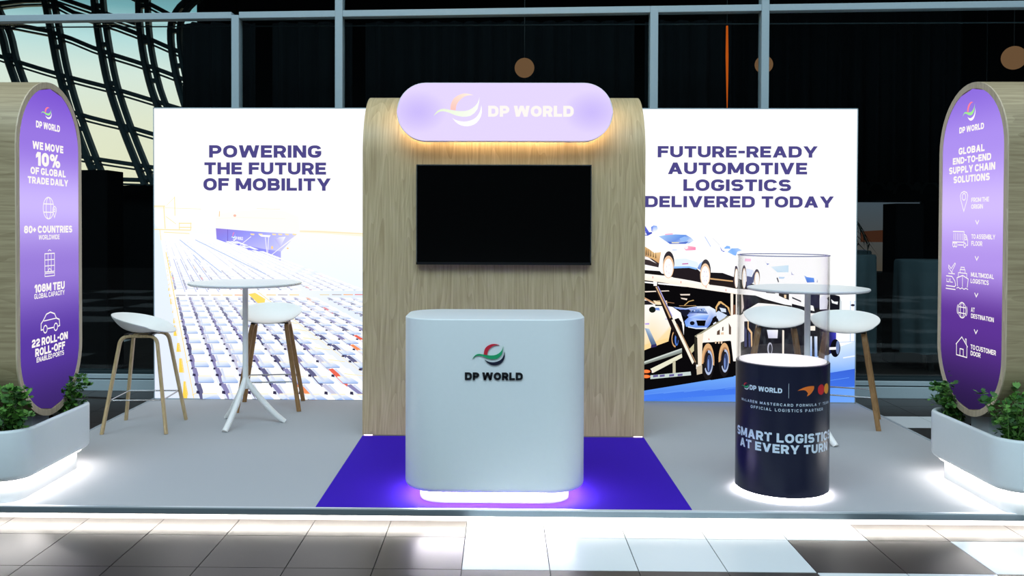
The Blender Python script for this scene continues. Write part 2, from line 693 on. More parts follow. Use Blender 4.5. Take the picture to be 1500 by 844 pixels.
def spl(pts, n):
    """Catmull-Rom resample to n points"""
    out = []
    m = len(pts)
    for k in range(n):
        u = k / (n - 1) * (m - 1)
        i = min(int(u), m - 2)
        f = u - i
        p0, p1, p2, p3 = pts[max(i - 1, 0)], pts[i], pts[i + 1], pts[min(i + 2, m - 1)]
        out.append(tuple(0.5 * (2 * p1[c] + (p2[c] - p0[c]) * f + (2 * p0[c] - 5 * p1[c] + 4 * p2[c] - p3[c]) * f * f + (3 * p1[c] - p0[c] - 3 * p2[c] + p3[c]) * f ** 3) for c in (0, 1)))
    return out


EMB = {
    'red': ([(250, 255), (255, 205), (280, 155), (330, 120), (390, 107), (460, 122)], [(298, 262), (305, 215), (330, 175), (370, 140), (410, 125), (460, 122)]),
    'green': ([(95, 315), (130, 268), (180, 247), (250, 258), (320, 268), (400, 265), (460, 235), (500, 190), (516, 138)], [(95, 315), (135, 282), (175, 270), (230, 280), (300, 308), (370, 320), (440, 308), (500, 245), (516, 138)]),
    'low': ([(265, 328), (300, 350), (370, 365), (440, 352), (490, 320), (520, 270), (533, 212)], [(265, 328), (300, 370), (350, 400), (420, 406), (490, 375), (535, 300), (533, 212)]),
}


def emblem(x0, x1, y0, y1, n=16):
    out = {}
    for k, (u, l) in EMB.items():
        A, B = spl(u, n), spl(l, n)
        g = lambda p: (x0 + (p[0] - 95) / 446 * (x1 - x0), y1 - (p[1] - 107) / 300 * (y1 - y0))
        out[k] = [[g(A[i]), g(A[i + 1]), g(B[i + 1]), g(B[i])] for i in range(n - 1)]
    return out


def put(mb, polys, fn, mat, col=None, thick=0.0):
    """lay 2-D polygons on a surface: fn(x, y, out) -> 3-D point"""
    for p in polys:
        q = [p[0]]
        for r in p[1:]:
            if abs(r[0] - q[-1][0]) + abs(r[1] - q[-1][1]) > 1e-7:
                q.append(r)
        if len(q) > 2 and abs(q[0][0] - q[-1][0]) + abs(q[0][1] - q[-1][1]) < 1e-7:
            q.pop()
        if len(q) < 3:
            continue
        if thick:
            n = len(q)
            a = [fn(x, y, 0) for x, y in q]
            b = [fn(x, y, thick) for x, y in q]
            mb.idx(a + b, [tuple(range(n, 2 * n))] + [(i, (i + 1) % n, (i + 1) % n + n, i + n) for i in range(n)], mat)
        else:
            mb.face([fn(x, y, 0) for x, y in q], mat, col)


# ================================================================== SETTING
# ---- tiled foyer floor
TX, TY, GX0, GY0, FZ = 0.4075, 0.4385, -0.1935, -0.211, -0.08


def tile_white(i, j):
    if j == -1:
        return 0 <= i <= 3 or 6 <= i <= 9
    if j == 0:
        return 0 <= i <= 4 or i >= 9
    if j == -2:
        return 4 <= i <= 5
    if j == -3:
        return i in (-4, -3, 2, 3)
    if j == 6:
        return i >= 6 or i <= -11
    if j in (2, 3):
        return i >= 10
    return (i // 3 + j // 2) % 3 == 0 and (i < -12 or i > 12 or j < -3)


mb = MB()
mb.face([(-30, -20, FZ - 0.006), (30, -20, FZ - 0.006), (30, 9, FZ - 0.006), (-30, 9, FZ - 0.006)], MT['grout'])
g = 0.0022
for j in range(-20, 19):
    for i in range(-34, 34):
        x0, y0 = GX0 + i * TX, GY0 + j * TY
        mb.box(x0 + g, x0 + TX - g, y0 + g, y0 + TY - g, FZ - 0.005, FZ, MT['tile_w'] if tile_white(i, j) else MT['tile_d'])
struct(mb.build('floor'))

# ---- glazed facade behind the stand; local u runs along it, w goes behind it
FRZ = -0.0202
FLOC = (0, 3.832, 0)


def fbuild(mb, name, **kw):
    return mb.build(name, loc=FLOC, rz=FRZ, **kw)


def tz(u):
    return 3.435 + (u + 4.83) * 0.00894


def trim(no, fn):
    mb = MB()
    fn(mb)
    return struct(fbuild(mb, 'trim_%d' % no, bevel=0.004))


MULL = [(-2.574, -2.502, 0), (-1.588, -1.516, 1), (1.364, 1.438, 0), (2.39, 2.46, 1)]
k = 1
for u0, u1, full in MULL:
    top = 5.6 if full else tz(u0) + 0.03
    trim(k, lambda m: m.box(u0, u1, -0.05, 0.07, 0.10, top, MT['frame_alu']))
    k += 1
SEG = [(-9.5, -2.574), (-2.502, -1.588), (-1.516, 1.364), (1.364, 2.39), (2.46, 9.5)]
for u0, u1 in SEG:
    def seg(m):
        a0, a1 = tz(u0), tz(u1)
        v = []
        for y in (-0.045, 0.07):
            v += [(u0, y, a0), (u1, y, a1), (u1, y, a1 + 0.06), (u0, y, a0 + 0.06)]
        m.idx(v, [(0, 1, 2, 3), (7, 6, 5, 4), (0, 4, 5, 1), (1, 5, 6, 2), (2, 6, 7, 3), (3, 7, 4, 0)], MT['frame_alu'])
    trim(k, seg)
    k += 1


def sill(m):
    m.box(-9.5, 9.5, -0.10, 0.08, FZ, 0.025, MT['frame_alu'])
    m.box(-9.5, 9.5, -0.07, 0.08, 0.025, 0.035, MT['frame_dark'])
    m.box(-9.5, 9.5, -0.085, 0.08, 0.035, 0.075, MT['frame_alu'])
    m.box(-9.5, 9.5, -0.05, 0.08, 0.075, 0.105, MT['frame_dark'])


trim(k, sill)
k += 1
# thin dark inner reveal below the transom
trim(k, lambda m: m.box(-9.5, 9.5, 0.075, 0.09, 3.400, 3.412, MT['frame_dark']))
PANES = [(-9.5, -2.54), (-2.54, -1.55), (-1.55, 1.40), (1.40, 2.425), (2.425, 9.5)]
for n_, (u0, u1) in enumerate(PANES):
    mb = MB()
    mb.box(u0 + 0.006, u1 - 0.006, 0.0, 0.010, 0.07, tz(u0) + 0.02, MT['glass'])
    mb.box(u0 + 0.006, u1 - 0.006, 0.0, 0.010, tz(u1) + 0.04, 5.6, MT['glass'])
    struct(fbuild(mb, 'window_%d' % (n_ + 1)))

# ---- the dark room behind the facade
mb = MB()
mb.box(-4.46, 9.5, 4.35, 4.5, FZ, 6.0, MT['interior'])
mb.box(-9.5, -4.46, 4.35, 4.5, FZ, 2.06, MT['interior'])
struct(fbuild(mb, 'wall_back'))
mb = MB()
mb.box(9.5, 9.65, 0.12, 4.5, FZ, 6.0, MT['interior'])
struct(fbuild(mb, 'wall_right'))
mb = MB()
mb.box(-9.65, -9.5, 0.12, 4.5, FZ, 6.0, MT['interior'])
struct(fbuild(mb, 'wall_left'))
mb = MB()
mb.box(-9.65, 9.65, -0.05, 4.5, 5.62, 5.75, MT['interior'])
struct(fbuild(mb, 'ceiling'))

# ---- atrium reflection in the left bay, built as a steel and glass lattice
RIBS = {'0': [(-7.25, 4.60), (-7.202, 4.492), (-7.048, 4.158), (-6.962, 3.805), (-6.819, 3.395), (-6.6, 2.7), (-6.4, 2.05)],
        'A': [(-6.45, 4.75), (-6.348, 4.222), (-6.234, 3.632), (-6.062, 3.041), (-5.841, 2.441), (-5.678, 2.05)],
        'B': [(-5.74, 4.75), (-5.698, 4.342), (-5.622, 3.867), (-5.518, 3.392), (-5.326, 2.822), (-5.077, 2.203), (-5.02, 2.05)],
        'C': [(-5.10, 4.75), (-5.09, 4.339), (-5.043, 3.913), (-4.938, 3.438), (-4.804, 3.059), (-4.594, 2.442), (-4.46, 2.05)],
        'D': [(-4.10, 4.90), (-4.3, 4.694), (-4.512, 4.525), (-4.637, 4.29), (-4.638, 3.959), (-4.572, 3.58), (-4.467, 3.201), (-4.305, 2.726)]}
PURL = [[(-7.203, 4.321), (-6.377, 4.165), (-5.7, 3.906), (-5.063, 3.704), (-4.582, 3.523), (-4.20, 3.36)],
        [(-7.206, 3.854), (-6.254, 3.565), (-5.508, 3.373), (-4.9, 3.192), (-4.26, 3.0)],
        [(-7.202, 4.56), (-6.45, 4.62), (-6.152, 4.46), (-5.601, 4.294), (-5.158, 4.131), (-4.677, 3.921), (-4.2, 3.74)],
        [(-6.442, 4.70), (-5.862, 4.50), (-5.2, 4.28)], [(-5.378, 4.74), (-4.868, 4.48), (-4.608, 4.337)],
        [(-6.75, 3.25), (-5.917, 2.993), (-5.375, 2.86), (-4.979, 2.746), (-4.26, 2.56)],
        [(-6.62, 2.53), (-5.754, 2.393), (-4.98, 2.28), (-4.26, 2.18)], [(-6.5, 2.14), (-4.26, 2.075)]]
W4 = 4.0
fr = struct(thing('window_6', None, None, FLOC, FRZ))
for key, pts in RIBS.items():
    m = MB()
    P = spl(pts, 22)
    m.bar([(u - 0.055, W4, z) for u, z in P], (0, 1, 0), 0.078, 0.12, MT['frame_dark'])
    m.bar([(u + 0.070, W4, z) for u, z in P], (0, 1, 0), 0.062, 0.12, MT['frame_dark'])
    for (u, z) in P[2::4]:
        m.box(u - 0.07, u + 0.09, W4 - 0.04, W4 + 0.04, z - 0.03, z + 0.03, MT['frame_dark'])
    m.build('rib', parent=fr)
for pts in PURL:
    m = MB()
    P = spl(pts, 12)
    m.bar([(u, W4 + 0.02, z + 0.02) for u, z in P], (0, 1, 0), 0.058, 0.09, MT['frame_dark'])
    m.bar([(u, W4 + 0.02, z - 0.045) for u, z in P], (0, 1, 0), 0.026, 0.09, MT['frame_dark'])
    m.build('purlin', parent=fr)
m = MB()
m.box(-9.4, -4.26, W4 + 0.12, W4 + 0.13, 2.06, 5.6, MT['clear'])
m.build('pane', parent=fr)

# ---- drapes behind the glass
def drape(u0, u1, w, z0, z1, label, seed, amp=0.05, fold=0.21):
    rnd = random.Random(seed)
    m = MB()
    n = max(8, int((u1 - u0) / 0.02))
    ph, offs = 0, []
    for i in range(n + 1):
        ph += 2 * PI * 0.02 / fold * rnd.uniform(0.5, 1.5)
        offs.append(amp * math.sin(ph) + 0.3 * amp * math.sin(2.3 * ph))
    for i in range(n):
        ua, ub = u0 + (u1 - u0) * i / n, u0 + (u1 - u0) * (i + 1) / n
        m.idx([(ua, w + offs[i], z0), (ub, w + offs[i + 1], z0), (ub, w + offs[i + 1], z1), (ua, w + offs[i], z1)], [(0, 1, 2, 3)], MT['drape'])
    o = fbuild(m, 'curtain', smooth=80, solid=0.004)
    tag(o, label, 'curtain', None)
    return o


drape(-3.40, -2.62, 0.9, 0.0, 3.62, 'dark curtain behind the glass above the left lightbox, beside the reflected steel lattice', 1)
drape(-2.48, -1.62, 1.0, 0.0, 3.64, 'dark curtain in the narrow bay between the two left mullions', 2)
drape(-1.48, 1.34, 1.0, 0.0, 3.64, 'wide dark curtain behind the glass directly above the wooden arch wall', 3)
drape(1.46, 2.36, 1.0, 0.0, 3.64, 'dark curtain in the narrow bay right of the arch wall', 4)
drape(2.50, 5.6, 2.9, 2.05, 5.60, 'dark curtain hanging high behind the glass at right', 5)

# ================================================================== STAND
# ---- platform
pf = thing('exhibition_platform', 'low stand platform covered in grey carpet with a glowing front edge', 'platform')
PB = 3.16
mb = MB()
mb.box(-3.0, 3.0, 0.0, PB, -0.02, 0.0, MT['grey_carpet'])
mb.build('carpet', pf)
mb = MB()
mb.box(-2.93, 2.93, 0.045, PB - 0.05, FZ, -0.02, MT['white'])
mb.build('plinth', pf)
mb = MB()
mb.box(-3.012, 3.012, -0.022, -0.0005, -0.004, 0.003, MT['alu'])
mb.box(-3.012, 3.012, -0.022, -0.018, -0.034, -0.004, MT['fascia'])
mb.build('edge_trim', pf)
for x in (-1, 1):
    mb = MB()
    xa, xb = sorted((x * 3.0005, x * 3.02))
    mb.box(xa, xb, -0.022, PB, -0.03, 0.003, MT['alu'])
    mb.build('edge_trim', pf)
mb = MB()
mb.box(-2.96, 2.96, 0.002, 0.020, -0.029, -0.0205, MT['strip_front'])
mb.build('light_strip', pf)
mb = MB()
mb.box(-1.0, 1.0, 0.001, 1.66, 0.0005, 0.004, MT['violet_carpet'])
tag(mb.build('carpet'), 'bright violet carpet in front of the wooden arch wall, under the counter', 'carpet')


# ---- lightboxes
def colmix(a, b, f):
    return tuple(a[i] + (b[i] - a[i]) * f for i in range(3))


class Art:
    """artwork drawn in print units on a vertical sheet; layers are ink thicknesses"""

    def __init__(s, zf):
        s.mb = MB()
        s.d = 0.0
        s.zf = zf
        s.x0, s.x1 = -9, 9

    def lay(s, k=1):
        s.d += 0.00004 * k

    def map(s, p):
        return (min(max((p[0] - 739.5) * 0.00583, s.x0), s.x1), 2.9995 - s.d, s.zf(p[1]))

    def poly(s, col, pts, z=None, lay=True):
        if z:
            pts = [(z[0] + x / z[2], z[1] + y / z[2]) for x, y in pts]
        if lay:
            s.lay()
        s.mb.face([s.map(p) for p in pts], MT['print'], col)

    def ell(s, col, cx, cy, rx, ry, z=None, a0=0, a1=360, n=20, lay=True):
        s.poly(col, [(cx + rx * math.cos(math.radians(a0 + (a1 - a0) * k / n)), cy + ry * math.sin(math.radians(a0 + (a1 - a0) * k / n))) for k in range(n if a1 - a0 == 360 else n + 1)], z, lay)

    def arcband(s, col, cx, cy, rx, ry, th, a0, a1, z=None, n=14):
        s.lay()
        for k in range(n):
            q = []
            for a, f in ((k, 1), (k + 1, 1), (k + 1, 1 - th), (k, 1 - th)):
                an = math.radians(a0 + (a1 - a0) * a / n)
                q.append((cx + rx * f * math.cos(an), cy + ry * f * math.sin(an)))
            s.poly(col, q, z, False)

    def line(s, col, pts, w, z=None):
        if z:
            pts = [(z[0] + x / z[2], z[1] + y / z[2]) for x, y in pts]
        s.lay()
        for q in strip2(pts, w):
            s.poly(col, q, None, False)


def lightbox(x0, x1, label, art, txt):
    t = thing('lightbox_display', label, 'display', ((x0 + x1) / 2, 3.0, 0), 0)
    cx = (x0 + x1) / 2
    mb = MB()
    h = (x1 - x0) / 2
    mb.box(-h, h, 0.004, 0.10, 0.0, 2.505, MT['white_metal'])
    for a, b, c, d in ((-h, -h + 0.006, 0, 2.505), (h - 0.006, h, 0, 2.505), (-h, h, 2.497, 2.505), (-h, h, 0, 0.008)):
        mb.box(a, b, -0.006, 0.006, c, d, MT['frame_alu'])
    mb.build('frame', t)
    art.x0, art.x1 = x0 + 0.006, x1 - 0.006
    sh = lambda m: [(x - cx, y - 3.0, z) for x, y, z in m]
    art.mb.v = [(min(max(x, x0 + 0.006), x1 - 0.006), y, min(max(z, 0.008), 2.497)) for x, y, z in art.mb.v]
    art.mb.v = sh(art.mb.v)
    art.mb.build('printed_graphic', t, colors=True)
    for s_, a, b, y0, hh in txt:
        mb = MB()
        put(mb, text(s_, a, b, y0, hh, 0.235, 0.10, 0.34), lambda x, y, o: (art.map((x, y))[0] - cx, -0.0165, art.map((x, y))[2]), MT['violet_txt'])
        mb.build('lettering', t)
    return t


# left picture: port car park, ship and cranes
rnd = random.Random(11)
A = Art(lambda py: 2.083 - (py - 230) * 0.005866)
A.mb.face([A.map(p) for p in ((200, 100), (741, 100), (741, 640), (200, 640))], MT['print'], (255, 255, 255))
VX, VY = 232.0, 309.0


def gp(s, h):
    return (VX + s * h, VY + h)


A.poly([(247, 251, 255), (247, 251, 255), (236, 245, 255), (240, 247, 255)], [(224, 327), (545, 346), (545, 440), (224, 350)])
A.poly([(232, 243, 255), (240, 247, 255), (226, 236, 253), (226, 234, 252)], [(224, 328), (234, 337), (300, 600), (224, 600)])
A.poly((253, 243, 222), [(438, 337), (470, 336.5), (545, 341), (545, 346.5), (470, 341), (438, 340)])
A.poly((250, 226, 180), [(438, 337), (545, 341), (545, 342.2), (438, 338)])
# car park ground
A.poly([(255, 255, 255), (255, 255, 255), (222, 236, 254), (226, 234, 253), (232, 238, 254)], [gp(0.05, 30), gp(2.66, 36), gp(2.66, 118), gp(1.2, 300), gp(0.14, 300)])
# yellow kerb
for k_ in range(34):
    h0 = 1 / (0.0036 + 0.00062 * k_)
    h1 = 1 / (0.0036 + 0.00062 * (k_ + rnd.uniform(0.45, 0.9)))
    s0, s1 = 0.118, 0.160
    f = min(1, k_ / 30)
    A.poly(colmix((253, 214, 84), (255, 232, 178), f), [gp(s0 + rnd.uniform(0, 0.015), h0), gp(s1, h0), gp(s1, h1), gp(s0 + rnd.uniform(0.01, 0.03), h1)], lay=False)
A.line((255, 222, 130), [gp(0.182, 285), gp(0.182, 60)], 1.1)
A.lay()
for k_ in range(14):
    h0 = 1 / (0.0037 + 0.0008 * k_)
    A.line((255, 228, 140), [gp(0.182, h0), gp(0.212, h0 - 4)], 1.0)
# far shore crane
for p, w_ in (([(224, 302), (242, 302)], 1.6), ([(240, 302), (242, 335)], 1.5), ([(256, 288), (256.5, 316)], 1.2), ([(256, 289), (244, 301)], 0.6), ([(226, 304), (295, 306)], 0.6), ([(243, 317), (258, 328)], 0.9), ([(224, 336), (280, 337)], 1.6), ([(263, 326), (263, 337)], 1.2), ([(280, 326), (280, 337)], 1.2), ([(262, 327), (281, 327)], 1.6), ([(262, 333), (281, 333)], 1.6), ([(240, 340), (278, 342)], 1.2), ([(234, 337), (236, 352)], 1.0)):
    A.line((255, 232, 176), p, w_)
# ship
A.poly((252, 250, 244), [(316, 333), (316, 319), (322, 313), (345, 309), (392, 306), (420, 309), (439, 317), (441, 340), (380, 338)])
A.line((248, 244, 232), [(318, 320), (352, 318), (420, 320)], 0.8)
A.line((250, 240, 220), [(377, 305), (412, 306)], 1.0)
A.line((255, 206, 150), [(322, 317), (322.5, 309)], 1.2)
A.ell((255, 190, 170), 345, 315.5, 2.2, 1.8)
A.poly([(150, 128, 220), (150, 140, 236), (158, 160, 250), (214, 214, 255), (206, 206, 255), (150, 150, 246), (140, 136, 238)],
       [(317, 334), (345, 336.2), (380, 339), (437, 342), (413, 368), (386, 368), (318, 350)])
A.poly([(128, 124, 244), (122, 128, 250), (140, 140, 252), (180, 180, 255), (172, 172, 255)], [(318, 350), (350, 356.5), (386, 364), (413, 367.5), (413, 382)])
A.poly([(182, 178, 252), (255, 255, 255), (255, 255, 255), (196, 194, 255)], [(404, 350), (411, 347), (420, 346), (412, 362)])
A.line((118, 104, 200), [(334.5, 336), (334.5, 354)], 0.9)
for p in ([(350, 361), (369, 346)], [(390, 347), (393, 376)], [(395, 347), (393, 376)], [(395, 376), (434, 345)], [(413, 362), (436, 345)]):
    A.line((250, 246, 255), p, 0.9)
for x in (371, 383, 403, 412, 422, 433):
    A.poly((255, 228, 170), [(x - 3, 341.5), (x + 3, 342), (x + 2.5, 344), (x - 2.5, 343.6)])
A.poly((255, 252, 255), [(380, 343), (398, 344), (396, 347), (384, 346)])
A.ell((255, 214, 150), 400, 362, 1.6, 2.4)
A.ell((255, 210, 150), 423, 363, 1.6, 1.2)
e_ = emblem(339.5, 346, -352.5, -340)
A.lay()
for kk, cc in (('red', (255, 130, 180)), ('green', (225, 255, 245)), ('low', (255, 255, 255))):
    for q in e_[kk]:
        A.poly(cc, [(x, -y) for x, y in q], lay=False)
A.lay()
for q in text('DP WORLD', 345.5, 357, -350.6, 4.6, 0.25):
    A.poly((250, 250, 255), [(x, -y - (x - 345) * -0.06) for x, y in q], lay=False)


# rows of parked cars, far to near
def row_h(k_):
    return 1 / (0.00383 + 0.0004 * k_)


CW = 0.1414


def car(s, k_, fade):
    h0, h1 = row_h(k_ + 0.08), row_h(k_ + 0.98)       # near and far end
    dh = h0 - h1
    lift = dh * 0.36
    wl, wr = s + 0.020, s + CW * 0.95
    r_ = rnd.random()
    side = (140, 136, 182) if r_ < 0.45 else (100, 100, 138) if r_ < 0.7 else (200, 200, 224)
    if r_ > 0.93:
        side = rnd.choice([(236, 104, 84), (246, 146, 96), (220, 92, 100)])
    pale = (240, 245, 255)
    side = colmix(side, pale, fade)
    n0, n1 = gp(wl, h0), gp(wr, h0)
    f0, f1 = gp(wl, h1), gp(wr, h1)
    # shaded flank of the car, only as wide as the gap between columns
    A.poly(side, [(n0[0] - 0.004 * h0, n0[1] - dh * 0.04), (n0[0] - 0.012 * h0, n0[1] - dh * 0.22), (f0[0] - 0.014 * h1, f0[1] - dh * 0.30), (f0[0] + 0.012 * h1, f0[1] - lift), (n0[0] + 0.016 * h0, n0[1] - dh * 0.42)], lay=False)
    A.lay(0.34)
    A.poly((255, 255, 255), [n0, (n1[0] - 0.008 * h0, n0[1] + dh * 0.02), n1, (n1[0], n1[1] - lift * 0.6), (f1[0], f1[1] - lift), (f0[0] + 0.022 * h1, f0[1] - lift), (n0[0] + 0.006 * h0, n0[1] - dh * 0.30)], lay=False)
    A.lay(0.34)
    if fade < 0.75:
        for q in (0.16, 0.80):
            hx = h0 - dh * q
            c0 = gp(wl, hx)
            A.poly(colmix((52, 48, 78), pale, fade), [(c0[0] - 0.016 * hx, c0[1] - dh * 0.02), (c0[0] + 0.004 * hx, c0[1] + dh * 0.02), (c0[0] + 0.002 * hx, c0[1] - dh * 0.15), (c0[0] - 0.014 * hx, c0[1] - dh * 0.17)], lay=False)
    # windscreen: wide at the scuttle, narrower at the roof
    y0, y1 = n0[1] - dh * 0.38, n0[1] - dh * 0.78
    wdt = n1[0] - n0[0]
    mid = (s + CW / 2) * dh
    xa, xb = n0[0] + wdt * 0.10 - mid * 0.40, n1[0] - wdt * 0.07 - mid * 0.40
    xc, xd = n1[0] - wdt * 0.15 - mid * 0.78, n0[0] + wdt * 0.17 - mid * 0.78
    cb, cm, ct = colmix((150, 184, 238), pale, fade), colmix((206, 224, 250), pale, fade), colmix((240, 244, 252), (252, 253, 255), fade)
    A.poly([cb, cb, cm, ct, ct, cm], [(xa + wdt * 0.06, y0), (xb - wdt * 0.06, y0), (xb, y0 - dh * 0.07), (xc, y1), (xd, y1), (xa, y0 - dh * 0.07)], lay=False)
    A.lay(0.34)
    if fade < 0.5:
        A.poly(colmix((128, 142, 190), pale, fade), [(xa + wdt * 0.06, y0 + dh * 0.03), (xb - wdt * 0.06, y0 + dh * 0.03), (xb - wdt * 0.02, y0 - dh * 0.03), (xb - wdt * 0.07, y0 - dh * 0.005), (xa + wdt * 0.07, y0 - dh * 0.005), (xa + wdt * 0.02, y0 - dh * 0.03)], lay=False)
        A.poly((253, 240, 212), [(xd, y1), (xc, y1), (xc - wdt * 0.03, y1 - dh * 0.06), (xd + wdt * 0.02, y1 - dh * 0.06)], lay=False)
    if fade < 0.6 and s > 0.3:
        A.poly(colmix((214, 222, 242), pale, fade), [(n0[0] + 0.012 * h0, n0[1] - dh * 0.42), (n0[0] + 0.022 * h0, n0[1] - dh * 0.52), (f0[0] + 0.034 * h1, f0[1] - lift * 0.98), (f0[0] + 0.020 * h1, f0[1] - lift * 0.8)], lay=False)


cols = [0.209 + CW * i for i in range(7)] + [1.275 + CW * i for i in range(4)] + [1.945 + CW * i for i in range(5)]
for k_ in list(range(46, 11, -1)) + list(range(9, -3, -1)):
    A.lay(1.2)
    h = row_h(k_)
    for s in cols:
        x, y = gp(s, h)
        if x > 545 or y > 640:
            continue
        if k_ > 11 and (1.0 < s < 1.2) and k_ > 18:
            continue
        fd = min(1.0, max(0.0, (190 - h) / 130 + max(0, s - 0.9) * 0.12))
        if k_ > 16 and rnd.random() < 0.25:
            continue
        car(s, k_, fd * 0.93)
# dark seams between a few far columns, and the bright bumpers along the cross lane
for s in (0.345, 0.486, 0.628, 0.77):
    A.line([(176, 186, 232)] * 4, [gp(s - 0.002, 70), gp(s, 118)], 0.9)
for a, b in (((265, 351), (327, 399)), ((288, 351), (392, 401)), ((285, 373), (296, 384))):
    A.line((180, 200, 238), [a, b], 1.1)
for s, c in ((0.209, (150, 148, 160)), (0.35, (150, 150, 160)), (0.49, (176, 176, 176)), (0.632, (236, 206, 150)), (0.773, (255, 214, 130)), (0.915, (255, 160, 90)), (1.30, (250, 200, 100)), (1.44, (170, 160, 170)), (1.58, (255, 210, 110)), (1.95, (226, 206, 150)), (2.1, (160, 150, 150)), (2.24, (250, 160, 80)), (2.38, (226, 90, 90))):
    p0, p1 = gp(s + 0.01, 124 - s * 1.0), gp(s + 0.125, 124 - s * 1.0)
    A.poly(colmix(c, (255, 255, 255), 0.3), [p0, p1, (p1[0], p1[1] - 1.3), (p0[0], p0[1] - 1.5)])
A.poly((255, 222, 110), [(366, 430), (376, 428), (391, 437), (390, 444), (380, 443)])
for k_ in range(9):
    h0 = row_h(k_ - 1)
    A.line((250, 232, 150), [gp(1.165, h0), gp(1.262, h0 + 3)], 0.8)
A.line((248, 226, 140), [gp(1.262, 118), gp(1.262, 280)], 0.9)
lightbox(-3.0, -0.002, 'left lightbox showing a port full of parked cars and headline POWERING THE FUTURE OF MOBILITY', A,
         [('POWERING', 308, 473, 231, -18), ('THE FUTURE', 301, 480, 255.5, -17.5), ('OF MOBILITY', 299.5, 487, 279, -18)])

# right picture: loaded car transporter
B = Art(lambda py: 2.0925 - (py - 230) * 0.00580)
B.mb.face([B.map(p) for p in ((738, 100), (1300, 100), (1300, 640), (738, 640))], MT['print'], (255, 255, 255))
Z1, Z2, Z3 = (940, 320, 8.44), (1030, 320, 8.44), (1120, 340, 7.036)
Z4, Z5, Z6 = (940, 410, 8.44), (1010, 410, 8.44), (940, 490, 7.673)
Z7, Z8 = (1090, 400, 6.492), (1190, 420, 4.69)
BK, BR = (10, 9, 11), (44, 38, 36)
# road
B.poly([(84, 140, 238), (112, 168, 246), (150, 196, 252), (204, 226, 254), (214, 232, 255), (120, 170, 248), (66, 120, 232)],
       [(930, 576), (1080, 551), (1160, 528), (1206, 516), (1262, 500), (1262, 545), (930, 600)])
B.poly([(70, 126, 236), (66, 116, 228), (58, 100, 214), (62, 112, 226), (70, 126, 240)], [(930, 582), (1100, 566), (1262, 540), (1262, 566), (930, 600)])
B.poly([(60, 116, 230), (104, 160, 246), (112, 166, 248), (64, 118, 232)], [(930, 600), (1262, 566), (1262, 604), (930, 604)])
for k_ in range(9):
    x = 945 + 30 * k_
    B.line((96, 150, 244), [(x, 580 - k_ * 2.2), (x + 60, 573 - k_ * 2.5)], 0.8)
B.line((236, 242, 255), [(1236, 524), (1262, 521)], 2.0)
# fence posts and pale verge at right
B.line((196, 216, 250), [(1205, 502), (1262, 500)], 1.2)
for x in (1246, 1252):
    B.line((176, 206, 250), [(x, 440), (x, 500)], 1.0)
# truck: dark mass
B.poly(BK, [(935, 414), (1010, 421), (1080, 431), (1110, 434), (1110, 500), (1085, 540), (1080, 551), (1040, 558), (935, 576)])
B.poly((24, 22, 30), [(1085, 428), (1125, 436), (1190, 452), (1215, 434), (1215, 520), (1150, 528), (1085, 530)])
# upper deck beam
B.poly((26, 24, 28), [(935, 396), (1060, 400), (1110, 418), (1110, 428), (935, 412)])
B.poly([(255, 250, 244)] * 6 + [(255, 255, 255)] * 6 + [(255, 240, 222)] * 5, [(945, 402), (950, 400), (974, 404), (1000, 409), (1040, 416), (1079, 423), (1110, 425), (1125, 431), (1161, 444), (1161, 449), (1121, 438), (1108, 433), (1079, 431), (1040, 425), (1010, 421), (970, 414), (945, 411)])
for x, y in ((958, 407), (999, 414), (1035.5, 421), (1064.5, 425.5)):
    B.poly((226, 130, 110), [(x, y - 2), (x + 1, y - 1.6), (x + 1, y + 1.4), (x, y + 1.4)])
# upper car one (nose and side)
B.poly((255, 255, 255), [(-20, 60), (60, 80), (120, 200), (230, 230), (350, 320), (400, 420), (415, 560), (300, 690), (-20, 640)], Z1)
B.poly([(230, 196, 140), (214, 170, 110), (236, 196, 140), (236, 200, 150), (196, 140, 90), (226, 180, 120), (150, 110, 80)], [(20, 330), (110, 385), (170, 430), (255, 420), (230, 570), (150, 505), (20, 460)], Z1)
for x in (50, 75, 100, 128, 160, 190):
    B.poly((120, 96, 66), [(x - 8, 430 + x * 0.35), (x, 330 + x * 0.45), (x + 8, 430 + x * 0.35)], Z1)
B.poly((58, 48, 50), [(-20, 455), (150, 505), (232, 560), (225, 610), (130, 590), (-20, 560)], Z1)
B.poly((248, 240, 236), [(-20, 465), (90, 480), (200, 560), (110, 520), (-20, 495)], Z1)
B.poly((255, 246, 240), [(-20, 580), (235, 615), (230, 650), (-20, 610)], Z1)
B.poly((22, 18, 20), [(-20, 638), (240, 655), (290, 712), (-20, 680)], Z1)
B.poly([(90, 120, 224), (120, 160, 240), (120, 160, 240), (200, 220, 252), (255, 255, 255), (255, 255, 255), (130, 150, 236)], [(130, 110), (160, 90), (200, 95), (213, 130), (195, 165), (160, 180), (135, 160)], Z1)
B.poly((86, 98, 206), [(-20, 70), (50, 85), (105, 170), (85, 186), (-20, 110)], Z1)
B.poly((70, 84, 190), [(-20, 180), (140, 172), (145, 188), (90, 218), (-20, 205)], Z1)
B.poly((255, 255, 255), [(-20, 186), (70, 186), (80, 205), (-20, 198)], Z1)
B.poly((34, 28, 32), [(410, 615), (600, 608), (700, 628), (770, 690), (775, 802), (600, 766), (405, 735)], Z1)
B.ell((52, 46, 52), 350, 560, 70, 152, Z1)
B.ell((238, 196, 158), 346, 604, 68, 140, Z1)
B.ell((255, 253, 250), 346, 618, 56, 118, Z1)
for k_ in range(5):
    an = k_ * 1.257
    B.ell((226, 216, 226), 346 + 26 * math.cos(an), 630 + 52 * math.sin(an), 7, 14, Z1, lay=False)
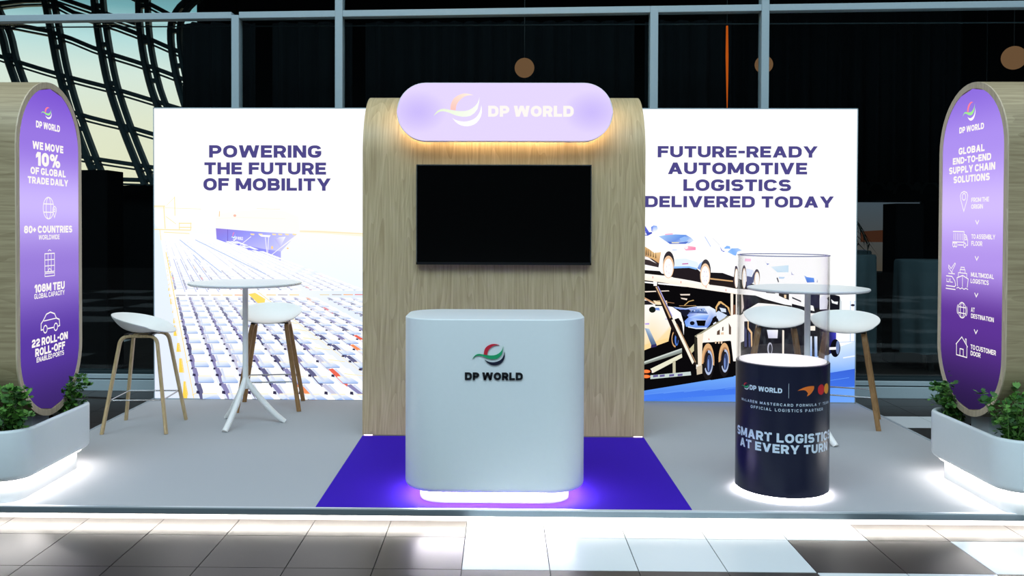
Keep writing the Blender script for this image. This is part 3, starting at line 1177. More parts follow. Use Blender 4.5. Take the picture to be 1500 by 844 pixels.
# upper car two (rear of SUV)
B.poly([(176, 206, 246), (150, 190, 242), (110, 160, 234), (96, 146, 230), (130, 176, 240), (214, 230, 252), (140, 176, 238), (120, 150, 224)], [(225, 225), (310, 208), (430, 200), (560, 205), (620, 240), (655, 275), (600, 310), (360, 318)], Z1)
B.poly((84, 112, 200), [(330, 290), (480, 302), (590, 285), (560, 317), (365, 319)], Z1)
B.poly((150, 188, 244), [(480, 250), (540, 225), (600, 250), (560, 290), (500, 290)], Z1)
B.poly((252, 238, 190), [(380, 296), (480, 298), (470, 308), (390, 308)], Z1)
B.poly((255, 176, 204), [(300, 195), (395, 186), (400, 200), (305, 208)], Z1)
B.poly([(255, 150, 180), (255, 180, 196), (255, 160, 190), (250, 120, 170), (255, 170, 200)], [(535, 370), (590, 342), (680, 355), (680, 392), (560, 400)], Z1)
B.ell((255, 240, 244), 562, 362, 24, 20, Z1)
B.poly((228, 240, 255), [(425, 505), (560, 500), (700, 540), (722, 580), (690, 620), (600, 606), (420, 610)], Z1)
B.poly((140, 188, 248), [(410, 598), (600, 594), (702, 618), (690, 636), (600, 614), (410, 622)], Z1)
B.poly((196, 100, 160), [(515, 560), (590, 555), (590, 568), (515, 573)], Z1)
B.poly((150, 180, 236), [(395, 388), (450, 388), (450, 394), (395, 396)], Z1)
B.poly([(110, 140, 206), (150, 186, 236), (190, 214, 250), (110, 140, 200)], [(700, 620), (730, 560), (800, 508), (740, 640)], Z1)
B.ell((60, 56, 62), 1035.2, 398, 7.6, 18)
B.ell((240, 204, 170), 1034.6, 403, 7.4, 17)
B.ell((255, 253, 252), 1034.6, 404.5, 6.0, 14.4)
for k_ in range(6):
    B.ell((206, 200, 224), 1034.6 + 3 * math.cos(k_ * 1.05), 405 + 7.5 * math.sin(k_ * 1.05), 0.7, 1.5, lay=False)
B.line((176, 196, 246), [(30, 225), (105, 350)], 1.0, Z2)
B.line((210, 214, 226), [(130, 245), (215, 335)], 0.6, Z2)
B.poly((96, 116, 216), [(215, 345), (250, 400), (282, 405), (262, 416), (235, 398)], Z2)
B.poly((130, 180, 248), [(270, 365), (300, 338), (340, 345), (346, 380), (330, 374), (275, 376)], Z2)
B.poly([(160, 200, 250), (130, 180, 246), (120, 170, 244), (190, 214, 252), (150, 190, 250), (120, 170, 246), (130, 180, 250)], [(310, 415), (360, 370), (440, 370), (490, 395), (430, 412), (415, 460), (390, 456)], Z2)
B.poly((214, 170, 120), [(100, 738), (380, 770), (380, 786), (100, 756)], Z2)
B.poly((40, 32, 30), [(90, 778), (380, 790), (412, 860), (90, 822)], Z2)
B.poly((70, 58, 66), [(385, 770), (405, 590), (425, 590), (432, 860), (400, 850)], Z2)
for cx, cy, rx, ry in ((420, 720, 26, 135), (515, 720, 30, 142), (672, 730, 38, 104)):
    B.ell((78, 70, 84), cx, cy, rx, ry, Z2)
    B.ell((246, 222, 196), cx + 2, cy + 22, rx * 0.86, ry * 0.9, Z2)
    B.ell((255, 255, 255), cx + 4, cy + 26, rx * 0.62, ry * 0.82, Z2)
B.poly((255, 196, 228), [(525, 497), (600, 500), (594, 530), (525, 530)], Z2)
B.poly((226, 236, 255), [(545, 620), (630, 640), (610, 722), (545, 712)], Z2)
B.poly((84, 92, 126), [(548, 712), (612, 724), (640, 650), (632, 790), (585, 820), (548, 860)], Z2)
B.poly((120, 140, 210), [(760, 510), (790, 555), (825, 560), (800, 575)], Z2)
B.poly([(226, 242, 252), (206, 232, 248), (206, 232, 248), (196, 224, 244)], [(70, 356), (250, 340), (250, 412), (135, 412)], Z3)
B.poly([(150, 190, 250), (96, 150, 240), (110, 160, 244), (90, 140, 230), (84, 120, 210)], [(410, 445), (440, 462), (510, 470), (516, 515), (440, 518)], Z3)
B.poly((196, 220, 246), [(150, 460), (215, 462), (200, 480), (155, 480)], Z3)
B.poly((70, 66, 80), [(128, 470), (140, 468), (155, 515), (143, 515)], Z3)
B.poly((180, 180, 220), [(280, 405), (290, 430), (310, 438), (280, 440)], Z3)
B.poly((176, 176, 206), [(545, 480), (550, 515), (538, 515)], Z3)
# lower white car
B.poly([(255, 252, 250)] * 8 + [(255, 244, 226), (255, 250, 246), (255, 250, 246), (252, 226, 180), (252, 220, 160), (252, 214, 150), (252, 224, 176)],
       [(-60, 215), (60, 230), (150, 290), (250, 320), (400, 340), (500, 410), (545, 560), (540, 690), (520, 560), (480, 480), (430, 490), (385, 600), (352, 765), (130, 850), (-60, 930)], Z4)
B.poly((250, 214, 150), [(-60, 850), (130, 790), (345, 725), (352, 768), (130, 850), (-60, 930)], Z4)
B.poly((34, 30, 36), [(-60, 262), (90, 262), (170, 312), (-60, 316)], Z4)
B.poly((206, 160, 120), [(-60, 190), (45, 215), (182, 290), (180, 306), (45, 242), (-60, 220)], Z4)
B.poly((250, 226, 190), [(160, 262), (330, 262), (335, 310), (200, 315)], Z4)
B.poly((36, 28, 26), [(180, 310), (280, 318), (300, 330), (190, 330)], Z4)
B.ell((22, 28, 24), 152, 375, 42, 38, Z4)
B.poly((120, 150, 220), [(190, 350), (235, 350), (245, 385), (190, 380)], Z4)
B.poly([(150, 176, 206), (190, 208, 228), (86, 108, 140), (70, 90, 126)], [(60, 605), (115, 612), (205, 805), (140, 815)], Z4)
B.poly((50, 46, 96), [(140, 815), (205, 800), (208, 835), (135, 850)], Z4)
B.poly((18, 14, 16), [(430, 492), (470, 476), (515, 530), (532, 700), (490, 640), (440, 560)], Z4)
B.ell((14, 14, 20), 440, 735, 50, 108, Z4)
B.arcband((206, 160, 110), 440, 735, 50, 108, 0.2, 90, 270, Z4)
B.ell((76, 118, 200), 452, 745, 24, 78, Z4)
B.ell((20, 24, 40), 458, 750, 12, 50, Z4)
B.poly((150, 146, 236), [(310, 486), (345, 486), (345, 494), (310, 494)], Z4)
B.poly((180, 160, 230), [(60, 545), (115, 540), (115, 560), (65, 562)], Z4)
# machinery glints under the deck
for p in ([(55, 145), (60, 160), (360, 145), (350, 135)], [(490, 180), (615, 178), (610, 195), (500, 196)], [(500, 225), (580, 235), (575, 255), (510, 240)]):
    B.poly((236, 220, 206), p, Z4)
B.line((206, 170, 110), [(545, 320), (600, 270), (660, 255)], 1.2, Z4)
B.line((190, 150, 100), [(480, 325), (690, 322)], 0.7, Z4)
B.line((150, 110, 80), [(190, 265), (420, 292)], 1.0, Z4)
# silver blue car on the lower deck
B.poly([(206, 222, 252), (216, 230, 252), (236, 244, 255), (240, 246, 255), (220, 232, 250), (190, 206, 240), (130, 160, 224), (110, 140, 220), (86, 126, 222), (110, 160, 246), (120, 166, 246), (116, 156, 240), (120, 150, 230), (90, 110, 180)],
       [(988, 450), (1006, 452), (1023, 449.2), (1041, 449), (1050, 454), (1051, 463), (1046, 467), (1042, 476), (1037, 482), (1022, 481.5), (1007, 479), (1005, 471), (1011, 465), (1000, 455)])
B.poly((24, 26, 44), [(480, 372), (600, 370), (640, 400), (590, 430), (560, 470), (520, 440)], Z4)
B.poly((120, 150, 226), [(420, 342), (560, 362), (700, 340), (700, 352), (560, 374), (440, 360)], Z4)
B.poly([(70, 86, 140), (120, 150, 210), (170, 196, 240), (70, 90, 150), (60, 84, 150)], [(0, 420), (60, 370), (200, 350), (245, 422), (100, 415)], Z5)
for x, y in ((60, 395), (95, 378), (130, 390), (165, 372), (190, 395), (120, 405)):
    B.poly((26, 40, 80), [(x - 14, y), (x, y - 12), (x + 14, y), (x, y + 10)], Z5, lay=False)
B.lay()
for x, y in ((80, 386), (150, 380), (205, 385)):
    B.poly((230, 240, 255), [(x - 8, y), (x, y - 8), (x + 8, y), (x, y + 7)], Z5, lay=False)
B.poly([(166, 196, 250), (210, 226, 255), (150, 186, 250), (96, 140, 236)], [(0, 470), (130, 430), (260, 440), (230, 498)], Z5)
B.poly(BK, [(100, 506), (220, 505), (206, 575), (120, 572)], Z5)
B.ell((18, 20, 34), 52, 540, 30, 25, Z5)
B.poly((216, 230, 255), [(0, 580), (100, 598), (235, 590), (225, 612), (100, 612), (0, 592)], Z5)
B.poly((226, 182, 120), [(335, 340), (375, 270), (402, 265), (505, 345), (520, 440), (480, 345), (400, 290), (362, 330), (348, 400)], Z5)
B.poly((26, 28, 38), [(352, 350), (390, 300), (450, 318), (512, 430), (460, 432)], Z5)
B.poly((216, 228, 246), [(385, 345), (462, 360), (468, 402), (410, 398)], Z5)
B.poly((206, 220, 244), [(340, 410), (375, 385), (480, 440), (400, 520), (360, 500)], Z5)
B.poly((18, 16, 20), [(285, 560), (300, 480), (330, 450), (370, 490), (372, 522)], Z5)
B.poly((236, 240, 255), [(310, 540), (345, 520), (350, 545), (310, 560)], Z5)
# trailer side plate
B.poly((255, 249, 240), [(100, 690), (500, 452), (575, 428), (650, 440), (650, 1010), (560, 1010), (530, 760), (190, 780), (165, 1100), (105, 1110)], Z5)
B.poly((255, 252, 248), [(640, 440), (700, 400), (844, 300), (844, 360), (740, 420), (690, 520), (690, 760), (640, 780)], Z5)
B.poly((158, 154, 132), [(80, 700), (490, 446), (502, 458), (105, 712)], Z5)
for p in ([(500, 535), (530, 590), (530, 680), (503, 676)], [(358, 640), (392, 615), (392, 682), (355, 684)], [(420, 590), (436, 580), (436, 630), (420, 636)]):
    B.poly((92, 72, 60), p, Z5)
B.poly((230, 200, 170), [(405, 655), (440, 650), (440, 680), (405, 680)], Z5)
B.poly((216, 120, 90), [(252, 725), (258, 725), (268, 750), (255, 750)], Z5)
B.poly((252, 236, 220), [(520, 170), (552, 172), (552, 440), (524, 440)], Z5)
B.poly((120, 80, 60), [(555, 310), (580, 310), (578, 430), (558, 430)], Z5)
B.poly((236, 220, 210), [(650, 180), (668, 180), (685, 340), (655, 420)], Z5)
B.poly((246, 236, 226), [(585, 180), (600, 180), (600, 440), (585, 440)], Z5)
for p in ([(690, 560), (720, 620), (725, 830), (695, 830)], [(742, 640), (770, 680), (770, 830), (746, 830)]):
    B.poly((70, 74, 110), p, Z5)
B.poly((240, 200, 150), [(730, 440), (745, 440), (745, 590), (790, 650), (790, 830), (778, 830), (770, 660), (732, 610)], Z5)
# rear plate, wheel opening and twin wheels
B.poly(BK, [(690, 100), (1010, 72), (1052, 400), (1052, 478), (800, 520), (690, 470)], Z6)
for x in (850, 885, 915):
    B.poly((226, 196, 166), [(x - 12, 80), (x + 10, 80), (x + 4, 106), (x - 8, 108)], Z6)
for cx, cy, rx, ry in ((762, 312, 72, 208), (945, 290, 64, 194)):
    B.ell((26, 23, 24), cx, cy, rx, ry, Z6)
    B.arcband((220, 172, 122), cx, cy, rx, ry, 0.30, 172, 372, Z6)
    B.arcband((176, 130, 92), cx + 6, cy + 6, rx * 0.8, ry * 0.78, 0.16, 180, 360, Z6)
    B.ell((36, 32, 36), cx + 8, cy + 10, rx * 0.66, ry * 0.66, Z6)
    B.arcband((176, 190, 222), cx + 8, cy + 10, rx * 0.68, ry * 0.68, 0.22, -100, 150, Z6)
    B.ell((58, 72, 116), cx + 14, cy + 20, rx * 0.36, ry * 0.48, Z6)
    B.ell((120, 146, 206), cx + 6, cy + 40, rx * 0.12, ry * 0.34, Z6)
B.poly((240, 226, 204), [(640, 10), (712, -10), (700, 100), (690, 440), (655, 440)], Z6)
B.poly((44, 42, 34), [(610, 22), (642, 40), (652, 345), (615, 345)], Z6)
B.poly((206, 190, 164), [(634, 372), (698, 350), (700, 445), (640, 460)], Z6)
# ramp rails, post and lower bar
B.poly([(128, 134, 122), (150, 156, 146), (176, 190, 190), (120, 126, 116)], [(-30, 375), (-30, 340), (470, 160), (472, 212)], Z6)
B.poly((206, 214, 206), [(-30, 345), (470, 160), (470, 172), (-30, 360)], Z6)
B.poly((230, 228, 202), [(120, 395), (470, 222), (475, 265), (150, 442)], Z6)
B.poly((206, 196, 156), [(550, 175), (605, 110), (605, 190), (580, 215)], Z6)
B.poly((196, 190, 162), [(368, 312), (400, 298), (402, 440), (370, 442)], Z6)
B.poly((196, 210, 206), [(120, 468), (570, 424), (575, 465), (120, 512)], Z6)
for x in (150, 225, 330, 425):
    B.poly((104, 96, 150), [(x, 474 - x * 0.05), (x + 55, 468 - x * 0.05), (x + 55, 492 - x * 0.05), (x, 500 - x * 0.05)], Z6)
for cy in (425, 482):
    B.ell((255, 132, 66), 70, cy, 50, 20, Z6)
    B.arcband((226, 92, 40), 70, cy, 50, 20, 0.16, 0, 360, Z6)
B.poly((250, 232, 226), [(135, 405), (152, 405), (152, 440), (135, 440)], Z6)
# hydraulic strut
B.poly((30, 22, 22), [(165, 30), (210, 30), (400, 480), (600, 860), (690, 1050), (660, 1065), (380, 600), (180, 110)], Z4)
B.poly((206, 166, 126), [(188, 92), (204, 88), (385, 470), (366, 480)], Z4)
B.poly((176, 170, 226), [(212, 86), (222, 82), (400, 452), (392, 462)], Z4)
B.poly((248, 240, 222), [(388, 500), (420, 488), (668, 1020), (648, 1050)], Z4)
B.poly((176, 140, 106), [(446, 560), (456, 548), (690, 1020), (682, 1030)], Z4)
B.poly((255, 250, 246), [(160, 20), (208, 30), (205, 80), (165, 78)], Z4)
# cab and tractor unit behind the tables
B.poly((255, 252, 248), [(0, 370), (140, 285), (300, 292), (440, 320), (540, 360), (540, 400), (330, 400), (60, 460), (0, 460)], Z7)
B.poly((34, 30, 30), [(130, 240), (300, 285), (470, 310), (440, 318), (290, 296), (150, 284)], Z7)
B.poly((40, 36, 36), [(215, 170), (300, 170), (300, 195), (215, 188)], Z7)
B.poly((52, 46, 46), [(335, 185), (430, 185), (430, 255), (390, 240), (335, 215)], Z7)
B.poly((250, 220, 180), [(385, 205), (405, 205), (405, 240), (385, 236)], Z7)
B.poly((252, 250, 250), [(460, 190), (545, 195), (545, 300), (470, 280), (455, 235)], Z7)
B.poly((44, 44, 56), [(460, 225), (545, 262), (545, 275), (462, 240)], Z7)
B.poly((40, 38, 62), [(590, 190), (720, 195), (720, 330), (660, 330), (600, 290)], Z7)
B.poly((236, 238, 250), [(718, 240), (770, 200), (800, 260), (790, 340), (720, 345)], Z7)
B.poly((255, 254, 250), [(590, 290), (660, 310), (672, 360), (590, 340)], Z7)
B.poly((255, 252, 250), [(590, 380), (680, 380), (680, 410), (590, 410)], Z7)
B.poly((255, 246, 232), [(600, 505), (680, 500), (680, 545), (600, 545)], Z7)
for x in (622, 672):
    B.poly([(206, 222, 248), (236, 242, 252), (150, 186, 240), (120, 160, 230)], [(x, 600), (x + 28, 600), (x + 30, 800), (x + 6, 800)], Z7)
B.poly([(236, 240, 255), (255, 255, 255), (226, 226, 240), (200, 200, 220)], [(225, 540), (330, 540), (325, 620), (240, 620)], Z7)
B.ell((190, 190, 206), 255, 720, 24, 60, Z7)
B.ell((40, 40, 52), 258, 722, 16, 46, Z7)
B.poly((250, 240, 226), [(370, 540), (388, 545), (388, 780), (372, 780)], Z7)
B.poly((24, 24, 34), [(120, 45), (185, 62), (200, 105), (200, 160), (120, 160)], Z8)
B.poly((240, 242, 250), [(128, 84), (150, 100), (175, 100), (172, 120), (135, 110)], Z8)
B.poly((206, 214, 220), [(188, 70), (200, 100), (200, 160), (186, 160)], Z8)
B.poly((255, 255, 255), [(118, 158), (200, 158), (200, 170), (118, 170)], Z8)
B.poly([(36, 38, 90), (70, 70, 200), (50, 50, 150), (16, 16, 36)], [(112, 300), (165, 300), (165, 430), (112, 470)], Z8)
B.ell((14, 14, 22), 160, 420, 34, 62, Z8)
B.ell((110, 130, 176), 176, 415, 12, 48, Z8)
B.poly((250, 250, 255), [(118, 415), (165, 412), (165, 430), (118, 432)], Z8)
B.ell((40, 40, 60), 276, 124, 14, 8, Z8)
lightbox(0.002, 3.0, 'right lightbox showing a loaded car transporter and headline FUTURE-READY AUTOMOTIVE LOGISTICS', B,
         [('FUTURE-READY', 964, 1195.5, 231, -16.5), ('AUTOMOTIVE', 979, 1180.5, 255.5, -17), ('LOGISTICS', 1001.5, 1157.5, 280, -17), ('DELIVERED TODAY', 946, 1219.5, 304, -16.5)])

# ---- wooden arch wall
WY, R_, ZT = 1.66, 0.46, 2.465
aw = thing('arch_wall', 'tall oak laminate arch wall curving back at the top behind the counter', 'feature wall', (0, WY, 0))
prof = [(0.0, 0.012), (0.0, 0.6), (0.0, 1.2), (0.0, 1.6)] + [(R_ - R_ * math.cos(PI / 2 * k / 20), ZT - R_ + R_ * math.sin(PI / 2 * k / 20)) for k in range(21)] + [(1.26, ZT)]
inn = [(y + 0.02, z) for y, z in prof[:4]] + [(R_ - (R_ - 0.02) * math.cos(PI / 2 * k / 20), ZT - R_ + (R_ - 0.02) * math.sin(PI / 2 * k / 20)) for k in range(21)] + [(1.26, ZT - 0.02)]
mb = MB()
ring_a = [(-1.0, y, z) for y, z in prof] + [(-1.0, y, z) for y, z in reversed(inn)]
ring_b = [(1.0, y, z) for x, y, z in ring_a]
mb.loft([ring_a, ring_b], MT['oak'])
mb.build('cladding', aw, smooth=30)
for sx in (-1, 1):
    mb = MB()
    x0, x1 = sorted((sx * 0.962, sx * 0.982))
    n = len(inn)
    pl = [(y + 0.001, z - 0.001 if z > 1 else z) for y, z in inn] + [(1.26, 0.012)]
    mb.loft([[(x0, y, z) for y, z in pl], [(x1, y, z) for y, z in pl]], MT['oak_side'])
    mb.build('side_panel', aw)
mb = MB()
for x_ in (-1, 1):
    mb.box(min(x_ * 0.93, x_ * 0.99), max(x_ * 0.93, x_ * 0.99), 0.004, 0.018, 0.0045, 0.0095, MT['foot_led'])
mb.build('foot_light', aw)

# ---- television
tv = thing('television', 'switched-off flat black television mounted on the oak arch wall', 'television', (0.001, WY, 1.58))
mb = MB()
mb.box(-0.611, 0.611, -0.052, -0.012, -0.348, 0.349, MT['black'])
mb.build('housing', tv, bevel=0.003)
mb = MB()
for a, b, c, d in ((-0.611, 0.611, 0.345, 0.352), (-0.615, -0.609, -0.35, 0.352), (0.609, 0.615, -0.35, 0.352)):
    mb.box(a, b, -0.056, -0.012, c, d, MT['steel'])
mb.box(-0.615, 0.615, -0.056, -0.012, -0.352, -0.334, MT['black'])
mb.build('bezel', tv)
mb = MB()
mb.box(-0.608, 0.608, -0.0545, -0.05, -0.334, 0.345, MT['screen'])
mb.build('screen', tv)
mb = MB()
mb.box(-0.2, 0.2, -0.012, -0.0005, -0.2, 0.2, MT['black'])
mb.build('wall_bracket', tv)


# ---- illuminated pill sign
def pill(hw, hh, n=24):
    """outline of a horizontal pill"""
    return [(hw - hh + hh * math.cos(a), hh * math.sin(a)) for a in [-PI / 2 + PI * k / n for k in range(n + 1)]] + \
           [(-(hw - hh) + hh * math.cos(a), hh * math.sin(a)) for a in [PI / 2 + PI * k / n for k in range(n + 1)]]


sg = thing('illuminated_sign', 'glowing lilac pill-shaped sign lettered DP WORLD on top of the arch wall', 'sign', (0.005, 1.51, 2.289))
HW, HH = 0.747, 0.202
mb = MB()
mb.loft([[(x, 0.004, z) for x, z in pill(HW, HH)], [(x, 0.085, z) for x, z in pill(HW, HH)]], MT['white'])
mb.build('casing', sg, smooth=30)
mb = MB()
# lilac diffuser with uneven backlight painted in as darker spots near both ends
nx, nz = 60, 16


def lil(x, z):
    d = min(((abs(x) - 0.60) / 0.20) ** 2 + (z / 0.15) ** 2, 1.0)
    return colmix((200, 184, 246), (224, 210, 247), d ** 0.7)


out = pill(HW - 0.003, HH - 0.003, 24)
for i in range(nx):
    xa, xb = -HW + 2 * HW * i / nx, -HW + 2 * HW * (i + 1) / nx

    def half(x):
        x = min(max(x, -HW + 0.003), HW - 0.003)
        ax = abs(x) - (HW - HH)
        return (HH - 0.003) if ax <= 0 else math.sqrt(max((HH - 0.003) ** 2 - ax * ax, 1e-8))
    ha, hb = half(xa), half(xb)
    for j in range(nz):
        q = []
        for x, h_, f in ((xa, ha, j), (xb, hb, j), (xb, hb, j + 1), (xa, ha, j + 1)):
            q.append((x, -h_ + 2 * h_ * f / nz))
        mb.face([(x, 0.0, z) for x, z in q], MT['print'], [lil(x, z) for x, z in q])
mb.build('lit_face', sg, colors=True)
mb = MB()
ms = lambda x, z, o: (x - 0.005, -0.002 - o, z - 2.289)
put(mb, text('DP WORLD', -0.109, 0.481, 2.256, 0.076, 0.27, 0.09, 0.26), ms, MT['white_txt'])
mb.build('lettering', sg)
mb = MB()
for kk, c1, c2 in (('red', (255, 196, 186), (255, 246, 226)), ('green', (226, 240, 204), (250, 255, 250)), ('low', (250, 250, 246), (255, 255, 252))):
    em = emblem(-0.487, -0.150, 2.19, 2.416)[kk]
    for i, q in enumerate(em):
        put(mb, [q], ms, MT['print'], colmix(c1, c2, i / len(em)))
mb.build('emblem', sg, colors=True)
mb = MB()
pa, pb = pill(HW - 0.06, HH - 0.06), pill(HW - 0.08, HH - 0.08)
mb.loft([[(x, 0.0855, z) for x, z in pa], [(x, 0.097, z) for x, z in pa], [(x, 0.097, z) for x, z in pb], [(x, 0.0855, z) for x, z in pb], [(x, 0.0855, z) for x, z in pa]], MT['strip_warm'], False, False)
mb.build('halo_light', sg)
for x in (-0.45, 0.45):
    mb = MB()
    mb.box(x - 0.02, x + 0.02, 0.085, 0.1495, -0.17, -0.13, MT['steel'])
    mb.build('standoff', sg)

# ---- counter
ct = thing('counter', 'white rounded reception counter with DP WORLD emblem standing on violet carpet', 'counter', (-0.049, 0.31, 0.004))
mb = MB()
rbody(mb, 0, 0, 0.492, 0.30, 0.20, 0.072, 1.003, 0.030, 0.006, MT['white'], 18)
mb.build('body', ct, smooth=35)
mb = MB()
rbody(mb, 0, 0, 0.412, 0.225, 0.14, 0.0, 0.0725, 0.002, 0.002, MT['white'], 14)
mb.build('base', ct, smooth=35)
mb = MB()
ring_rr(mb, 0, 0, 0.432, 0.245, 0.155, 0.012, 0.062, 0.0715, MT['strip_counter'])
mb.build('light_strip', ct)
cf = lambda x, z, o: (x + 0.049, -0.3005 - o, z - 0.004)
mb = MB()
put(mb, text('DP WORLD', -0.206, 0.101, 0.686, 0.040, 0.27, 0.09, 0.26), cf, MT['black_txt'], None, 0.006)
mb.build('lettering', ct)
RED, GRN, INK = plain('red_acrylic', (206, 36, 58), 0.3), plain('green_acrylic', (28, 160, 104), 0.3), plain('ink_acrylic', (18, 24, 48), 0.3)
mb = MB()
for kk, mm in (('red', RED), ('green', GRN), ('low', INK)):
    put(mb, emblem(-0.166, 0.007, 0.764, 0.878)[kk], cf, mm, None, 0.006)
mb.build('emblem', ct)

# ---- round display pedestal
DX, DY, DR = 1.585, 0.385, 0.256
dp = thing('display_pedestal', 'navy cylindrical pedestal with clear tube on top reading SMART LOGISTICS AT EVERY TURN', 'display stand', (DX, DY, 0.0))


def circ(r, z, n=64):
    return [(r * math.cos(2 * PI * k / n), r * math.sin(2 * PI * k / n), z) for k in range(n)]


mb = MB()
mb.loft([circ(DR - 0.003, 0.028), circ(DR, 0.031), circ(DR, 0.741), circ(DR - 0.003, 0.745)], MT['navy'])
mb.build('drum', dp, smooth=35)
mb = MB()
mb.loft([circ(0.236, 0.0), circ(0.240, 0.004), circ(0.240, 0.0165), circ(0.236, 0.0185), circ(0.236, 0.0275)], MT['acrylic'])
mb.build('base', dp, smooth=35)
mb = MB()
mb.loft([circ(0.250, 0.0225), circ(0.250, 0.0275), circ(0.238, 0.0275), circ(0.238, 0.0225), circ(0.250, 0.0225)], MT['strip'], False, False)
mb.build('light_strip', dp)
mb = MB()
mb.loft([circ(0.238, 0.7455), circ(0.238, 0.751)], MT['disc'])
mb.build('lit_disc', dp, smooth=35)
mb = MB()
mb.loft([circ(0.250, 0.7455), circ(0.250, 1.345), circ(0.244, 1.345), circ(0.244, 0.7455), circ(0.250, 0.7455)], MT['clear'], False, False)
mb.build('clear_tube', dp, smooth=35)
mb = MB()
mb.loft([circ(0.2515, 1.3405), circ(0.2515, 1.346), circ(0.2425, 1.346), circ(0.2425, 1.3405), circ(0.2515, 1.3405)], plain('polished_acrylic_edge', (176, 168, 196), 0.2), False, False)
mb.build('tube_rim', dp, smooth=35)
# print wraps the drum; arc coordinate s in metres from the viewer-facing generator
va = math.atan2(-4.8696 - DY, -0.015 - DX)


def cyl(s, z, o):
    a = va + s / DR
    return ((DR + 0.0006 + o) * math.cos(a), (DR + 0.0006 + o) * math.sin(a), z)


deg = math.radians
mb = MB()


def ctext(s, a0, a1, z0, h, t, gap=0.12, space=0.34):
    put(mb, text(s, deg(a0) * DR, deg(a1) * DR, z0, h, t, gap, space), cyl, MT['white_vinyl'])


ctext('SMART LOGISTICS', -69, 79, 0.331, 0.050, 0.24)
mb.build('lettering', dp)
mb = MB()
ctext('AT EVERY TURN', -60, 69, 0.272, 0.048, 0.24)
mb.build('lettering', dp)
mb = MB()
ctext('DP WORLD', -42, 0, 0.600, 0.027, 0.25, 0.10)
mb.build('small_lettering', dp)
mb = MB()
ctext('McLAREN MASTERCARD FORMULA 1* TEAM', -57, 71, 0.530, 0.0145, 0.17, 0.42, 0.75)
mb.build('small_lettering', dp)
mb = MB()
ctext('OFFICIAL LOGISTICS PARTNER', -40, 56, 0.500, 0.0155, 0.17, 0.42, 0.75)
mb.build('small_lettering', dp)
mb = MB()
s0 = deg(7.5) * DR
put(mb, [[(s0, 0.575), (s0 + 0.0016, 0.575), (s0 + 0.0016, 0.655), (s0, 0.655)]], cyl, MT['white_vinyl'])
mb.build('divider_line', dp)
mb = MB()
for kk, cc in (('red', (216, 46, 66)), ('green', (40, 190, 120)), ('low', (236, 240, 246))):
    put(mb, emblem(deg(-58) * DR, deg(-43) * DR, 0.596, 0.634)[kk], cyl, MT['ink'], cc)
mb.build('emblem', dp, colors=True)
mb = MB()
U, Lw = spl([(0, 0.55), (0.2, 0.75), (0.5, 0.93), (0.8, 0.99), (1, 0.97)], 14), spl([(0, 0.55), (0.3, 0.6), (0.5, 0.52), (0.58, 0.25), (0.55, 0.0)], 14)
U2, L2 = spl([(1, 0.97), (1, 0.7), (0.88, 0.4), (0.72, 0.15), (0.55, 0.0)], 14), None
sw = lambda p: (deg(18) * DR + p[0] * deg(22) * DR, 0.585 + p[1] * 0.056)
mid = spl([(1, 0.97), (0.85, 0.8), (0.7, 0.55), (0.6, 0.25), (0.55, 0.0)], 14)
topc = spl([(0, 0.55), (0.25, 0.78), (0.5, 0.93), (0.8, 0.99), (1, 0.97)], 14)
botc = spl([(0, 0.55), (0.25, 0.62), (0.45, 0.58), (0.56, 0.4), (0.62, 0.28)], 14)
put(mb, [[sw(topc[i]), sw(topc[i + 1]), sw(botc[i + 1]), sw(botc[i])] for i in range(13)], cyl, MT['ink'], (240, 120, 40))
put(mb, [[sw(U2[i]), sw(U2[i + 1]), sw(mid[i + 1]), sw(mid[i])] for i in range(13)], cyl, MT['ink'], (240, 120, 40))
fillc = spl([(0.62, 0.28), (0.58, 0.14), (0.55, 0.0)], 8)
fillm = spl([(1, 0.97), (0.8, 0.72), (0.55, 0.0)], 8)
put(mb, [[sw(fillc[i]), sw(fillc[i + 1]), sw(fillm[i + 1]), sw(fillm[i])] for i in range(7)], cyl, MT['ink'], (240, 120, 40))
mb.build('logo_print', dp, colors=True)
mb = MB()
for c0, cc, o_ in ((52.5, (206, 24, 34), 0.0), (64.5, (242, 156, 40), 0.0004), (None, None, 0)):
    if c0 is None:
        break
    cxs, czs, rr_ = deg(c0) * DR, 0.6155, 0.0285
    put(mb, [[(cxs, czs), (cxs + rr_ * math.cos(2 * PI * k / 28), czs + rr_ * math.sin(2 * PI * k / 28)), (cxs + rr_ * math.cos(2 * PI * (k + 1) / 28), czs + rr_ * math.sin(2 * PI * (k + 1) / 28))] for k in range(28)], lambda x, y, o: cyl(x, y, o_), MT['ink'], cc)
# overlap lens
xa, xb = deg(52.5) * DR, deg(64.5) * DR
hd = (xb - xa) / 2
an = math.acos(min(1, hd / 0.0285))
le = [(xa + 0.0285 * math.cos(-an + 2 * an * k / 12), 0.6155 + 0.0285 * math.sin(-an + 2 * an * k / 12)) for k in range(13)] + [(xb - 0.0285 * math.cos(-an + 2 * an * k / 12), 0.6155 - 0.0285 * math.sin(-an + 2 * an * k / 12)) for k in range(1, 12)]
put(mb, [le], lambda x, y, o: cyl(x, y, 0.0008), MT['ink'], (246, 96, 30))
mb.build('logo_print', dp, colors=True)


